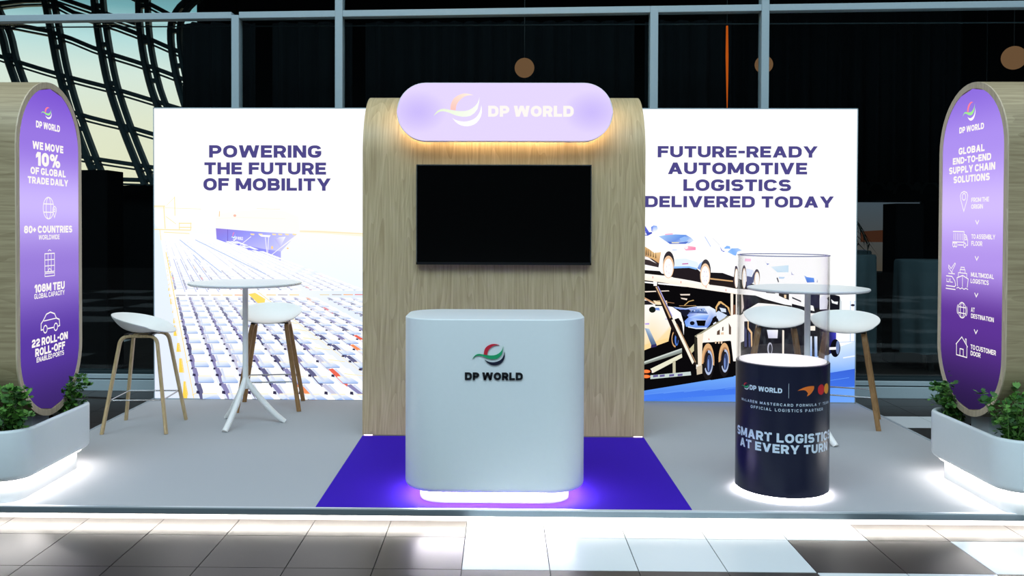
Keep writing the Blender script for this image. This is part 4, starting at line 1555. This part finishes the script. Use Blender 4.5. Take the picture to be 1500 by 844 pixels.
# ---- bar tables
def make_table(label, loc, rz):
    t = thing('bar_table', label, 'table', loc, rz, None)
    m = MB()
    R = 0.415
    m.loft([circ(R - 0.03, 1.049, 72), circ(R - 0.008, 1.053, 72), circ(R, 1.060, 72), circ(R, 1.068, 72), circ(R - 0.004, 1.072, 72)], MT['white_metal'])
    m.build('table_top', t, smooth=35)
    m = MB()
    m.loft([circ(0.022, 0.27, 20), circ(0.0205, 0.5, 20), circ(0.0205, 1.040, 20), circ(0.09, 1.043, 20), circ(0.09, 1.0495, 20)], MT['white_metal'])
    m.build('column', t, smooth=35)
    for k in range(3):
        a = k * 2 * PI / 3
        m = MB()
        P = [(0.0, 0.36), (0.012, 0.33), (0.045, 0.275), (0.11, 0.19), (0.21, 0.075), (0.288, 0.003)]
        P = [(x * math.cos(a), x * math.sin(a), z) for x, z in [(p[0], p[1]) for p in spl(P, 14)]]
        m.tube(P, [0.019 + 0.003 * min(1, i / 6) for i in range(14)], MT['white_metal'], 14)
        for i, v in enumerate(m.v):
            if v[2] < 0.001:
                m.v[i] = (v[0], v[1], 0.001)
        m.build('leg', t, smooth=50)
    return t


tb = make_table('tall round white bar table on three-legged column in front of the left lightbox', (-1.94, 2.03, 0.0), math.radians(15))
dup(tb, (2.16, 1.70, 0.0), math.radians(53), 'tall round white bar table behind the navy pedestal at right')


# ---- bar stools (local front = -Y)
def make_stool(label, loc, rz, wood_mat, group=None):
    t = thing('bar_stool', label, 'stool', loc, rz, group)
    m = MB()
    nr, nt = 12, 48
    zb = 0.712
    V = [(0, 0.005, zb)]
    for i in range(1, nr + 1):
        q = i / nr
        for k in range(nt):
            th = 2 * PI * k / nt
            x, y = math.sin(th), math.cos(th)          # y=+1 is the back
            rx = 0.252
            ry = 0.228 if y > 0 else 0.222
            zr = 0.786 + 0.062 * y + 0.010 * (1 - y * y)
            if y < 0:
                zr -= 0.006 * y * y
            e = 2.7 if y > -0.3 else 2.2
            qq = q
            z = zb + (zr - zb) * qq ** e
            flare = q ** 0.86
            V.append((rx * x * flare, ry * y * flare + 0.004, z - (0.010 * max(0, q - 0.86) / 0.14 if y < -0.5 else 0)))
    Fc = []
    for k in range(nt):
        Fc.append((0, 1 + k, 1 + (k + 1) % nt))
    for i in range(nr - 1):
        for k in range(nt):
            a, b = 1 + i * nt + k, 1 + i * nt + (k + 1) % nt
            Fc.append((a, a + nt, b + nt, b))
    m.idx(V, Fc, MT['shell'])
    s = m.build('seat', t, smooth=60, solid=0.009)
    sub = s.modifiers.new('smooth', 'SUBSURF')
    sub.levels = sub.render_levels = 1
    # bentwood side frames: a front and a rear leg each
    for sx in (-1, 1):
        for sy in (-1, 1):
            m = MB()
            foot = Vector((sx * 0.245, sy * 0.228, 0.0))
            cor = Vector((sx * 0.135, sy * 0.128, 0.690))
            topm = Vector((sx * 0.135, 0, 0.690))
            d1 = (foot - cor).normalized()
            d2 = (topm - cor).normalized()
            P = [foot, foot.lerp(cor, 0.5)]
            r_ = 0.06
            for k in range(9):
                u = k / 8
                a, b = cor + d1 * r_, cor + d2 * r_
                P.append(a * (1 - u) ** 2 + cor * 2 * u * (1 - u) + b * u * u)
            P.append(topm)
            nrm = d1.cross(d2).normalized()
            m.bar(P, nrm, 0.021, 0.036, wood_mat)
            for i, v in enumerate(m.v):
                if v[2] < 0.0:
                    m.v[i] = (v[0], v[1], 0.0)
            m.build('leg', t, smooth=30)
    m = MB()
    for sy in (-0.085, 0.085):
        m.box(-0.15, 0.15, sy - 0.016, sy + 0.016, 0.698, 0.707, MT['black'])
    m.box(-0.05, 0.05, -0.09, 0.09, 0.7005, 0.7095, MT['black'])
    m.build('seat_bracket', t)
    m = MB()
    zf = 0.235

    def lp(sx, sy):
        f = zf / 0.690
        return Vector((sx * (0.245 - 0.110 * f - 0.014), sy * (0.228 - 0.100 * f - 0.006), zf))
    c4 = [lp(-1, -1), lp(1, -1), lp(1, 1), lp(-1, 1)]
    for i in range(4):
        m.tube([c4[i], c4[(i + 1) % 4]], 0.0055, MT['steel'], 8)
    m.build('footrest', t, smooth=50)
    return t


st = make_stool('white shell bar stool with pale wooden legs at far left, beside the planter', (-2.655, 1.915, 0.0), math.radians(90 + 3), MT['ash'])
st2 = make_stool('white shell bar stool with oak legs behind the left bar table', (-1.915, 2.70, 0.0), math.radians(8), MT['oak_leg'])
dup(st2, (2.20, 2.58, 0.0), math.radians(-14), 'white shell bar stool seen through the clear tube, behind the right bar table')
dup(st2, (2.625, 2.24, 0.0), math.radians(-22), 'white shell bar stool right of the right bar table, nearest the right totem')


# ---- planters, totems and plants
def make_planter(cx, cy, hx, hy, label):
    t = thing('planter', label, 'planter', (cx, cy, 0.0))
    m = MB()
    r = 0.17
    z0, z1 = 0.125, 0.402
    rings = []
    for k in range(5):
        a = PI / 2 * k / 4
        i = 0.035 * (1 - math.sin(a))
        rings.append(rrect(0, 0, hx - i, hy - i, r - i, z0 + 0.035 * (1 - math.cos(a)), 14))
    for k in range(7):
        a = PI * k / 6
        i = 0.016 * (1 - math.cos(a))
        rings.append(rrect(0, 0, hx - i, hy - i, r - i, z1 - 0.016 + 0.016 * math.sin(a), 14))
    rings.append(rrect(0, 0, hx - 0.032, hy - 0.032, r - 0.032, z1 - 0.15, 14))
    m.loft(rings, MT['white'], True, True)
    m.build('trough', t, smooth=40)
    m = MB()
    rbody(m, 0, 0, hx - 0.07, hy - 0.07, r - 0.06, 0.0, 0.1245, 0.002, 0.002, MT['white'], 12)
    m.build('base', t, smooth=35)
    m = MB()
    ring_rr(m, 0, 0, hx - 0.045, hy - 0.045, r - 0.04, 0.014, 0.112, 0.124, MT['strip'])
    m.build('light_strip', t)
    m = MB()
    rn = random.Random(int(cx * 100) + 7)
    n_ = 26
    gx, gy = hx - 0.036, hy - 0.036
    G = [[(-gx + 2 * gx * i / n_, -gy + 2 * gy * j / n_) for i in range(n_ + 1)] for j in range(n_ + 1)]
    Vv, idx, Ff = [], {}, []
    for j in range(n_ + 1):
        for i in range(n_ + 1):
            x, y = G[j][i]
            q = r - 0.036
            dx, dy = max(abs(x) - (gx - q), 0), max(abs(y) - (gy - q), 0)
            d_ = math.hypot(dx, dy)
            if d_ > q:
                x = math.copysign(gx - q + dx * q / d_, x)
                y = math.copysign(gy - q + dy * q / d_, y)
            Vv.append((x, y, 0.298 + rn.uniform(-0.012, 0.012)))
    for j in range(n_):
        for i in range(n_):
            a = j * (n_ + 1) + i
            Ff.append((a, a + 1, a + n_ + 2, a + n_ + 1))
    m.idx(Vv, Ff, MT['soil'])
    m.build('soil', t)
    return t


PHX, PHY = 0.265, 0.475
pl_l = make_planter(-2.822, 0.43, PHX, PHY, 'white rounded planter trough with lit base at left edge of platform')
pl_r = make_planter(2.842, 0.36, PHX, PHY, 'white rounded planter trough with lit base at right edge of platform')


def gradcol(stops_, z):
    for (za, ca), (zb_, cb) in zip(stops_, stops_[1:]):
        if za >= z >= zb_:
            f = (za - z) / (za - zb_)
            f = f * f * (3 - 2 * f)
            return colmix(ca, cb, f)
    return stops_[0][1] if z > stops_[0][0] else stops_[-1][1]


def make_totem(side, X, cy, z0, z1, hw, label, stops_, lines, icons, emb):
    """pill-shaped slab; its lit face looks towards the middle of the stand.
    face coordinate s runs along world Y, z up"""
    t = thing('totem_sign', label, 'sign', (X, cy, 0.0))
    hh = (z1 - z0) / 2
    cz = (z0 + z1) / 2
    ou = [(y, z + cz) for z, y in pill(hh, hw)]
    inr = [(y, z + cz) for z, y in pill(hh - 0.036, hw - 0.036)]
    dx = side                              # outward direction, away from the stand's middle
    m = MB()
    m.loft([[(0, y, z) for y, z in ou], [(dx * 0.008, y, z) for y, z in ou]], MT['rim'], False, False)
    m.loft([[(0.0, y, z) for y, z in inr], [0 and 0 or (0.0, y, z) for y, z in ou]], MT['rim'], False, False)
    m.loft([[(0.0, y, z) for y, z in inr], [(dx * 0.022, y, z) for y, z in inr]], MT['rim'], False, False)
    m.build('rim', t, smooth=30)
    m = MB()
    m.loft([[(dx * 0.008, y, z) for y, z in ou], [(dx * 0.32, y, z) for y, z in ou]], MT['oak_side'], True, True)
    m.build('cladding', t, smooth=30)
    m = MB()
    n = 70
    a, b = hh - 0.036, hw - 0.036
    for i in range(n):
        za, zb_ = cz - a + 2 * a * i / n, cz - a + 2 * a * (i + 1) / n

        def half(z):
            az = abs(z - cz) - (a - b)
            return b if az <= 0 else math.sqrt(max(b * b - az * az, 1e-8))
        ya, yb = half(za), half(zb_)
        ca, cb = gradcol(stops_, za), gradcol(stops_, zb_)
        q = [(dx * 0.0045, -ya, za), (dx * 0.0045, ya, za), (dx * 0.0045, yb, zb_), (dx * 0.0045, -yb, zb_)]
        m.face(q, MT['print'], [ca, ca, cb, cb])
    m.build('lit_face', t, colors=True)
    fm = lambda s, z, o: (dx * 0.003, s - cy, z)
    for s_, s0, s1, zz, h, th in lines:
        m = MB()
        put(m, text(s_, s0, s1, zz, h, th, 0.09, 0.26), fm, MT['white_txt'])
        m.build('lettering', t)
    for grp in icons:
        m = MB()
        for pts, w, closed in grp:
            put(m, strip2(pts, w, closed), fm, MT['white_txt'])
        m.build('icon', t)
    m = MB()
    for kk, cc in (('red', (255, 128, 150)), ('green', (160, 232, 140)), ('low', (250, 242, 250))):
        put(m, emblem(*emb)[kk], fm, MT['print'], cc)
    m.build('emblem', t, colors=True)
    m = MB()
    m.box(min(dx * 0.07, dx * 0.25), max(dx * 0.07, dx * 0.25), -0.1, 0.1, 0.290, z0 + 0.012, MT['white'])
    m.build('foot', t)
    return t


def circle(cx, cz, rx, rz, n=28, a0=0, a1=360):
    return [(cx + rx * math.cos(math.radians(a0 + (a1 - a0) * k / n)), cz + rz * math.sin(math.radians(a0 + (a1 - a0) * k / n))) for k in range(n + (a1 - a0 != 360))]


def globe_icon(cx, cz, r, w, pin=False):
    I = [(circle(cx, cz, r, r), w, True), (circle(cx, cz, r * 0.45, r), w, True)]
    for dz in (-0.38, 0.38):
        hx = r * math.sqrt(1 - dz * dz)
        I.append(([(cx - hx, cz + dz * r), (cx + hx, cz + dz * r)], w, False))
    return I


# left totem icons (s grows to the reader's right)
IL = globe_icon(0.562, 1.600, 0.064, 0.006)
IL = [IL + [([(0.635, 1.545), (0.613, 1.588), (0.620, 1.606), (0.640, 1.612), (0.656, 1.600), (0.658, 1.584)], 0.006, True), (circle(0.637, 1.588, 0.009, 0.009, 12), 0.005, True)]]
IC = []
cx0, cx1, z0_, z1_ = 0.515, 0.632, 1.222, 1.33
IC += [([(cx0, z0_), (cx1, z0_), (cx1, z1_), (cx0, z1_)], 0.006, True)]
for f in (0.33, 0.66):
    IC.append(([(cx0, z0_ + (z1_ - z0_) * f), (cx1, z0_ + (z1_ - z0_) * f)], 0.005, False))
    IC.append(([(cx0 + (cx1 - cx0) * f, z0_), (cx0 + (cx1 - cx0) * f, z1_)], 0.005, False))
IC += [([(cx0, 1.196), (cx1, 1.196), (cx1, 1.213), (cx0, 1.213)], 0.005, True), ([(0.553, 1.345), (0.573, 1.353), (0.593, 1.345)], 0.005, False), ([(0.545, 1.222), (0.573, 1.243), (0.600, 1.222)], 0.005, False)]
IL += [IC, [([(0.49, 0.885), (0.467, 0.885), (0.467, 0.922), (0.492, 0.938), (0.530, 0.972), (0.580, 0.980), (0.630, 0.966), (0.652, 0.937), (0.688, 0.926), (0.694, 0.888), (0.672, 0.885)], 0.0075, False),
       ([(0.545, 0.885), (0.618, 0.885)], 0.0075, False), (circle(0.517, 0.885, 0.022, 0.022, 20), 0.007, True), (circle(0.645, 0.885, 0.022, 0.022, 20), 0.007, True), ([(0.500, 0.935), (0.655, 0.937)], 0.006, False)]]
LL = [('DP WORLD', 0.42, 0.708, 2.064, 0.040, 0.25), ('WE MOVE', 0.379, 0.75, 1.938, 0.045, 0.25), ('10%', 0.417, 0.71, 1.844, 0.080, 0.27), ('OF GLOBAL', 0.355, 0.78, 1.792, 0.042, 0.25), ('TRADE DAILY', 0.324, 0.811, 1.738, 0.040, 0.25),
      ('80+ COUNTRIES', 0.28, 0.863, 1.453, 0.043, 0.25), ('WORLDWIDE', 0.444, 0.697, 1.414, 0.028, 0.19), ('108M TEU', 0.394, 0.76, 1.107, 0.048, 0.25), ('GLOBAL CAPACITY', 0.39, 0.76, 1.072, 0.029, 0.19),
      ('22 ROLL-ON', 0.36, 0.797, 0.794, 0.046, 0.25), ('ROLL-OFF', 0.398, 0.761, 0.737, 0.047, 0.25), ('ENABLED PORTS', 0.413, 0.747, 0.702, 0.029, 0.19)]
make_totem(-1, -2.70, 0.59, 0.366, 2.345, 0.397, 'oak pill-shaped totem at left, lit purple face reading WE MOVE 10% OF GLOBAL TRADE',
           [(2.34, (122, 84, 206)), (2.0, (150, 118, 222)), (1.62, (200, 180, 250)), (1.25, (150, 122, 214)), (0.8, (88, 58, 160)), (0.37, (58, 38, 104))], LL, IL, (0.478, 0.607, 2.128, 2.198))

# right totem icons; the reader's right is towards -Y
IR = [[([(0.636, 1.598), (0.600, 1.664), (0.592, 1.690), (0.604, 1.708), (0.636, 1.716), (0.668, 1.708), (0.680, 1.690), (0.672, 1.664)], 0.006, True), (circle(0.636, 1.684, 0.020, 0.020, 16), 0.006, True)]]
for zc in (1.535, 1.327, 1.115, 0.903):
    IR.append([([(0.500, zc + 0.010), (0.481, zc - 0.012), (0.462, zc + 0.010)], 0.007, False)])
IT = [([(0.765, 1.400), (0.765, 1.415), (0.630, 1.415), (0.630, 1.478), (0.765, 1.478)], 0.006, False), ([(0.630, 1.462), (0.602, 1.455), (0.586, 1.425), (0.586, 1.398), (0.600, 1.398)], 0.006, False), ([(0.618, 1.448), (0.606, 1.446), (0.598, 1.430), (0.618, 1.430)], 0.005, True),
       ([(0.640, 1.398), (0.700, 1.398)], 0.006, False), (circle(0.620, 1.398, 0.013, 0.013, 14), 0.006, True), (circle(0.725, 1.398, 0.013, 0.013, 14), 0.006, True), (circle(0.752, 1.398, 0.013, 0.013, 14), 0.006, True)]
for k_ in range(6):
    IT.append(([(0.752 - 0.021 * k_, 1.426), (0.752 - 0.021 * k_, 1.468)], 0.0045, False))
IR.append(IT)
IR += [[([(0.812, 1.272), (0.782, 1.252), (0.735, 1.288), (0.728, 1.282), (0.768, 1.240), (0.768, 1.226), (0.790, 1.240), (0.814, 1.256)], 0.005, True), ([(0.815, 1.222), (0.735, 1.222)], 0.005, False)], [
       ([(0.842, 1.205), (0.770, 1.205), (0.735, 1.180), (0.722, 1.155), (0.735, 1.145), (0.842, 1.145)], 0.006, False), ([(0.834, 1.190), (0.834, 1.170), (0.805, 1.170), (0.805, 1.190)], 0.005, False), ([(0.790, 1.192), (0.790, 1.170), (0.760, 1.170)], 0.005, False), ([(0.846, 1.128), (0.725, 1.128)], 0.006, False)], [
       ([(0.700, 1.150), (0.708, 1.200), (0.640, 1.218), (0.575, 1.200), (0.585, 1.150)], 0.006, False), ([(0.692, 1.205), (0.692, 1.232), (0.592, 1.232), (0.592, 1.205)], 0.005, False), ([(0.672, 1.232), (0.672, 1.252), (0.612, 1.252), (0.612, 1.232)], 0.005, False), ([(0.642, 1.150), (0.642, 1.215)], 0.005, False),
       ([(0.712, 1.138), (0.690, 1.144), (0.668, 1.136), (0.646, 1.144), (0.624, 1.136), (0.602, 1.144), (0.575, 1.138)], 0.005, False), ([(0.662, 1.252), (0.662, 1.266), (0.622, 1.266), (0.622, 1.252)], 0.005, False)]]
IR += [globe_icon(0.643, 1.011, 0.046, 0.0055) + [(circle(0.643, 1.011, 0.060, 0.052, 10, 150, 215), 0.0055, False), (circle(0.643, 1.011, 0.060, 0.052, 10, -30, 35), 0.0055, False)]]
IR += [[([(0.712, 0.800), (0.642, 0.852), (0.572, 0.800)], 0.006, False), ([(0.704, 0.805), (0.704, 0.738), (0.580, 0.738), (0.580, 0.805)], 0.006, False), ([(0.662, 0.738), (0.662, 0.780), (0.622, 0.780), (0.622, 0.738)], 0.006, False), ([(0.600, 0.822), (0.600, 0.845), (0.588, 0.845), (0.588, 0.812)], 0.005, False)]]
RL = [('DP WORLD', 0.701, 0.419, 2.064, 0.036, 0.25), ('GLOBAL', 0.706, 0.409, 1.937, 0.041, 0.25), ('END-TO-END', 0.776, 0.338, 1.882, 0.040, 0.25), ('SUPPLY CHAIN', 0.821, 0.294, 1.826, 0.042, 0.25), ('SOLUTIONS', 0.765, 0.35, 1.769, 0.042, 0.25),
      ('FROM THE', 0.55, 0.355, 1.650, 0.026, 0.20), ('ORIGIN', 0.55, 0.42, 1.611, 0.026, 0.20), ('TO ASSEMBLY', 0.545, 0.285, 1.437, 0.027, 0.20), ('FLOOR', 0.544, 0.422, 1.397, 0.027, 0.20), ('MULTIMODAL', 0.544, 0.294, 1.216, 0.026, 0.20), ('LOGISTICS', 0.547, 0.347, 1.179, 0.026, 0.20),
      ('AT', 0.539, 0.497, 1.011, 0.027, 0.20), ('DESTINATION', 0.538, 0.289, 0.976, 0.026, 0.20), ('TO CUSTOMER', 0.538, 0.263, 0.794, 0.028, 0.20), ('DOOR', 0.537, 0.426, 0.758, 0.027, 0.20)]
make_totem(1, 2.72, 0.553, 0.402, 2.346, 0.388, 'oak pill-shaped totem at right, lit purple face reading GLOBAL END-TO-END SUPPLY CHAIN',
           [(2.34, (138, 106, 218)), (2.0, (170, 142, 236)), (1.62, (206, 184, 252)), (1.3, (176, 146, 232)), (0.95, (92, 52, 146)), (0.40, (40, 26, 68))], RL, IR, (0.662, 0.514, 2.126, 2.236))


def plant(x, y, n, hmin, hmax, spread, seed, label, mats=('leaf', 'leaf2'), lean=(0, 0)):
    rn = random.Random(seed)
    t = thing('leafy_plant', label, 'plant', (x, y, 0.302))
    ms_, ml = MB(), MB()
    for i in range(n):
        an = rn.uniform(0, 2 * PI)
        h = rn.uniform(hmin, hmax) + 0.05
        sp = spread * rn.uniform(0.25, 1.0)
        b = Vector((rn.uniform(-0.05, 0.05), rn.uniform(-0.05, 0.05), -0.012))
        e = Vector((math.cos(an) * sp + lean[0] * h, math.sin(an) * sp + lean[1] * h, h))
        mid_ = Vector((e.x * 0.3, e.y * 0.3, h * 0.68))
        P = [b * (1 - u) ** 2 + (b * 0.4 + mid_) * (2 * u * (1 - u)) + e * u * u for u in (0, 0.25, 0.5, 0.75, 1.0)]
        ms_.tube(P, [0.0026, 0.0023, 0.002, 0.0017, 0.0012], MT['stem'], 4)

        def cluster(c, s, nn):
            for k in range(nn):
                d = Vector((rn.gauss(0, 1), rn.gauss(0, 1), rn.gauss(0.25, 0.7))).normalized()
                L_ = s * rn.uniform(0.7, 1.25)
                w_ = L_ * rn.uniform(0.34, 0.5)
                u = d.cross(Vector((rn.gauss(0, .4), rn.gauss(0, .4), 1))).normalized()
                up_ = u.cross(d)
                o = c + d * s * 0.25
                pts = [o, o + d * L_ * 0.4 + u * w_ + up_ * L_ * 0.06, o + d * L_ * 0.8 + u * w_ * 0.8, o + d * L_ * 0.72 + u * w_ * 0.2, o + d * L_, o + d * L_ * 0.72 - u * w_ * 0.2, o + d * L_ * 0.8 - u * w_ * 0.8, o + d * L_ * 0.4 - u * w_ + up_ * L_ * 0.06]
                ml.idx(pts, [tuple(range(8))], MT[mats[0] if rn.random() < 0.6 else mats[1]])
        cluster(P[4], 0.040, 7)
        for q in (1, 2, 3):
            c = P[q] + Vector((rn.uniform(-0.03, 0.03), rn.uniform(-0.03, 0.03), rn.uniform(0, 0.02)))
            ms_.tube([P[q], c], 0.0011, MT['stem'], 3)
            cluster(c, 0.034, 4)
    ms_.build('stem', t)
    ml.build('foliage', t)
    return t


plant(-2.69, 0.08, 26, 0.08, 0.26, 0.12, 3, 'leafy green plant in left planter, front, overlapping the totem foot')
plant(-2.90, 0.06, 26, 0.12, 0.32, 0.14, 4, 'leafy green plant in left planter, outer front corner at the picture edge')
plant(-2.72, 0.80, 22, 0.06, 0.20, 0.12, 5, 'leafy green plant in left planter at the back, behind the totem')
plant(2.70, 0.03, 30, 0.10, 0.27, 0.16, 6, 'leafy green plant in right planter, front, spilling over the white rim')
plant(2.94, 0.06, 26, 0.12, 0.32, 0.14, 7, 'leafy green plant in right planter, outer front corner at the picture edge')
plant(2.74, 0.74, 26, 0.08, 0.25, 0.14, 8, 'leafy green plant in right planter at the back, beside the totem')

# ---- cable on the floor behind the left stool
mb = MB()
mb.tube([(-4.6, 3.35, FZ + 0.006), (-4.0, 3.50, FZ + 0.006), (-3.5, 3.42, FZ + 0.006), (-3.2, 3.30, FZ + 0.006), (-3.03, 3.2, FZ + 0.006), (-2.8, 3.19, FZ + 0.006)], 0.006, MT['cable'], 6)
tag(mb.build('power_cable'), 'thin black power cable lying on the floor behind the left stool', 'cable')

# ================================================================== INTERIOR BEHIND THE GLASS
def globe(u, w, z, r, label):
    t = thing('globe_lamp', label, 'lamp', FLOC, FRZ)
    m = MB()
    rings = [[(u + r * math.sin(PI * i / 16) * math.cos(2 * PI * k / 28), w + r * math.sin(PI * i / 16) * math.sin(2 * PI * k / 28), z + r * math.cos(PI * i / 16)) for k in range(28)] for i in range(1, 16)]
    m.loft(rings, MT['globe'])
    m.build('globe', t, smooth=60)
    m = MB()
    m.tube([(u, w, z + r - 0.01), (u, w, 5.62)], 0.004, MT['black'], 5)
    m.build('cord', t)
    return t


globe(0.199, 0.55, 3.08, 0.098, 'dim amber globe lamp behind the glass above the lilac sign')
globe(5.10, 0.75, 3.20, 0.116, 'dim amber globe lamp behind the glass at the far right')
globe(2.62, 0.75, 3.14, 0.09, 'dim amber globe lamp half hidden by the right mullion')
mb = MB()  # amber strip, built as a glowing tube on a thin cord
mb.tube([(2.215, 0.6, 3.50), (2.217, 0.6, 3.2), (2.220, 0.6, 2.95), (2.222, 0.6, 2.66)], [0.010, 0.014, 0.010, 0.003], MT['amber'], 8)
mb.tube([(2.215, 0.6, 3.50), (2.215, 0.6, 5.62)], 0.003, MT['black'], 5)
tag(fbuild(mb, 'amber_strip'), 'thin vertical glowing amber strip behind the glass right of the arch wall', 'lamp')

# tall black cabinet seen behind the left stool
t = thing('cabinet', 'tall black cabinet behind the glass between left totem and left lightbox', 'cabinet', FLOC, FRZ)
mb = MB()
mb.box(-4.46, -4.07, 0.62, 1.0, FZ, 2.06, MT['matte'])
mb.build('body', t, bevel=0.006)
mb = MB()
mb.box(-4.45, -4.08, 0.612, 0.6195, 0.0, 2.05, MT['matte'])
mb.build('door', t)


def draped_table(u, w, rad, h, label, seed):
    rn = random.Random(seed)
    o = thing('banquet_table', label, 'table', FLOC, FRZ)
    m = MB()
    n = 60
    ring = lambda r, z, wav: [(u + (r + wav * math.sin(9 * 2 * PI * k / n + seed)) * math.cos(2 * PI * k / n), w + (r + wav * math.sin(9 * 2 * PI * k / n + seed)) * math.sin(2 * PI * k / n), z) for k in range(n)]
    m.loft([ring(rad, h, 0), ring(rad + 0.01, h - 0.02, 0.004), ring(rad + 0.01, h * 0.55, 0.02), ring(rad - 0.02, h * 0.12, 0.05)], MT['cloth'], True, False)
    m.build('tablecloth', o, smooth=60)
    m = MB()
    m.tube([(u, w, FZ), (u, w, h - 0.02)], 0.04, MT['black'], 10)
    m.build('pedestal', o)
    return o


draped_table(3.72, 1.5, 0.30, 1.20, 'grey-clothed round table behind the glass just right of the right lightbox', 1)
draped_table(4.68, 1.6, 0.36, 1.14, 'grey-clothed round table behind the glass beside the right totem', 2)
draped_table(4.36, 3.12, 0.22, 1.20, 'small clothed round table deepest behind the glass, below the poster', 3)
t = thing('cabinet', 'square black cabinet behind the glass in front of the pale poster', 'cabinet', FLOC, FRZ)
mb = MB()
mb.box(4.46, 4.78, 2.02, 2.4, FZ, 1.77, MT['matte'])
mb.build('body', t, bevel=0.006)
mb = MB()
mb.box(4.47, 4.77, 2.012, 2.0195, 0.0, 1.75, MT['matte'])
mb.build('door', t)

# poster on the far wall
t = thing('poster', 'dim backlit landscape poster behind the glass with palm fronds in front', 'poster', FLOC, FRZ)
mb = MB()
mb.box(4.18, 5.4, 3.55, 3.6, 0.9, 1.84, MT['black'])
mb.box(4.3, 4.36, 3.55, 3.6, FZ, 0.9, MT['black'])
mb.box(5.2, 5.26, 3.55, 3.6, FZ, 0.9, MT['black'])
mb.build('board', t)
mb = MB()
PW = 3.548
pq = lambda c, pts, o=0: mb.face([(u, PW - o, z) for u, z in pts], MT['print'], c)
pq([(70, 62, 52), (70, 62, 52), (66, 76, 84), (66, 76, 84)], [(4.2, 0.92), (5.38, 0.92), (5.38, 1.82), (4.2, 1.82)])
pq((110, 78, 24), [(4.3, 0.95), (4.72, 0.95), (4.72, 1.08), (4.3, 1.06)], 0.001)
pq((60, 34, 22), [(4.62, 1.30), (4.95, 1.30), (4.95, 1.46), (4.62, 1.44)], 0.001)
pq((52, 60, 70), [(4.2, 1.12), (4.7, 1.12), (4.7, 1.2), (4.2, 1.2)], 0.001)
mb.build('print', t, colors=True)
# patterned valance above it
mb = MB()
pat = plain('valance_cloth', (40, 44, 44), 0.95, spec=0.05)
patd = plain('valance_cloth_dark', (16, 18, 18), 0.95, spec=0.05)
mb.box(3.9, 6.2, 3.3, 3.32, 1.84, 2.12, patd)
for u_ in (4.0, 6.1):
    mb.box(u_ - 0.005, u_ + 0.005, 3.305, 3.315, 2.12, 5.62, MT['black'])
for i in range(6):
    cu = 4.05 + i * 0.34
    put(mb, strip2(circle(cu, 1.92, 0.12, 0.15, 14, 20, 180), 0.04), lambda x, z, o: (x, 3.297, min(z, 2.11)), pat)
    put(mb, [circle(cu + 0.17, 2.02, 0.05, 0.06, 14)], lambda x, z, o: (x, 3.297, z), pat)
tag(fbuild(mb, 'valance'), 'dark patterned fabric valance behind the glass above the poster', 'fabric panel')

# palm
t = thing('potted_palm', 'dark potted palm behind the glass beside the right lightbox', 'plant', FLOC, FRZ)
rn = random.Random(5)
PU, PWW = 3.90, 2.35
mb = MB()
mb.tube([(PU, PWW, FZ), (PU, PWW, 0.3)], [0.14, 0.18], MT['pot'], 16)
mb.build('pot', t)
mb = MB()
mb.tube([(PU, PWW, 0.28), (PU + 0.02, PWW, 1.0), (PU, PWW, 1.62)], [0.035, 0.03, 0.025], MT['palm'], 8)
mb.build('trunk', t)
mb = MB()
for i in range(12):
    an = 2 * PI * i / 12 + 0.2
    L_ = rn.uniform(0.34, 0.46)
    P = [Vector((PU + math.cos(an) * L_ * u, PWW + math.sin(an) * L_ * u * 0.6, 1.62 + 0.30 * u - 0.62 * u * u)) for u in [k / 8 for k in range(9)]]
    mb.tube(P, 0.005, MT['palm'], 4)
    for k in range(1, 9):
        d = (P[k] - P[k - 1]).normalized()
        sd = d.cross(Vector((0, 0, 1))).normalized()
        for sg_ in (-1, 1):
            e = P[k] + sd * sg_ * 0.15 + d * 0.10 - Vector((0, 0, 0.06))
            mb.idx([P[k] - d * 0.012, P[k] + d * 0.012, e], [(0, 1, 2)], MT['palm'])
mb.build('fronds', t)
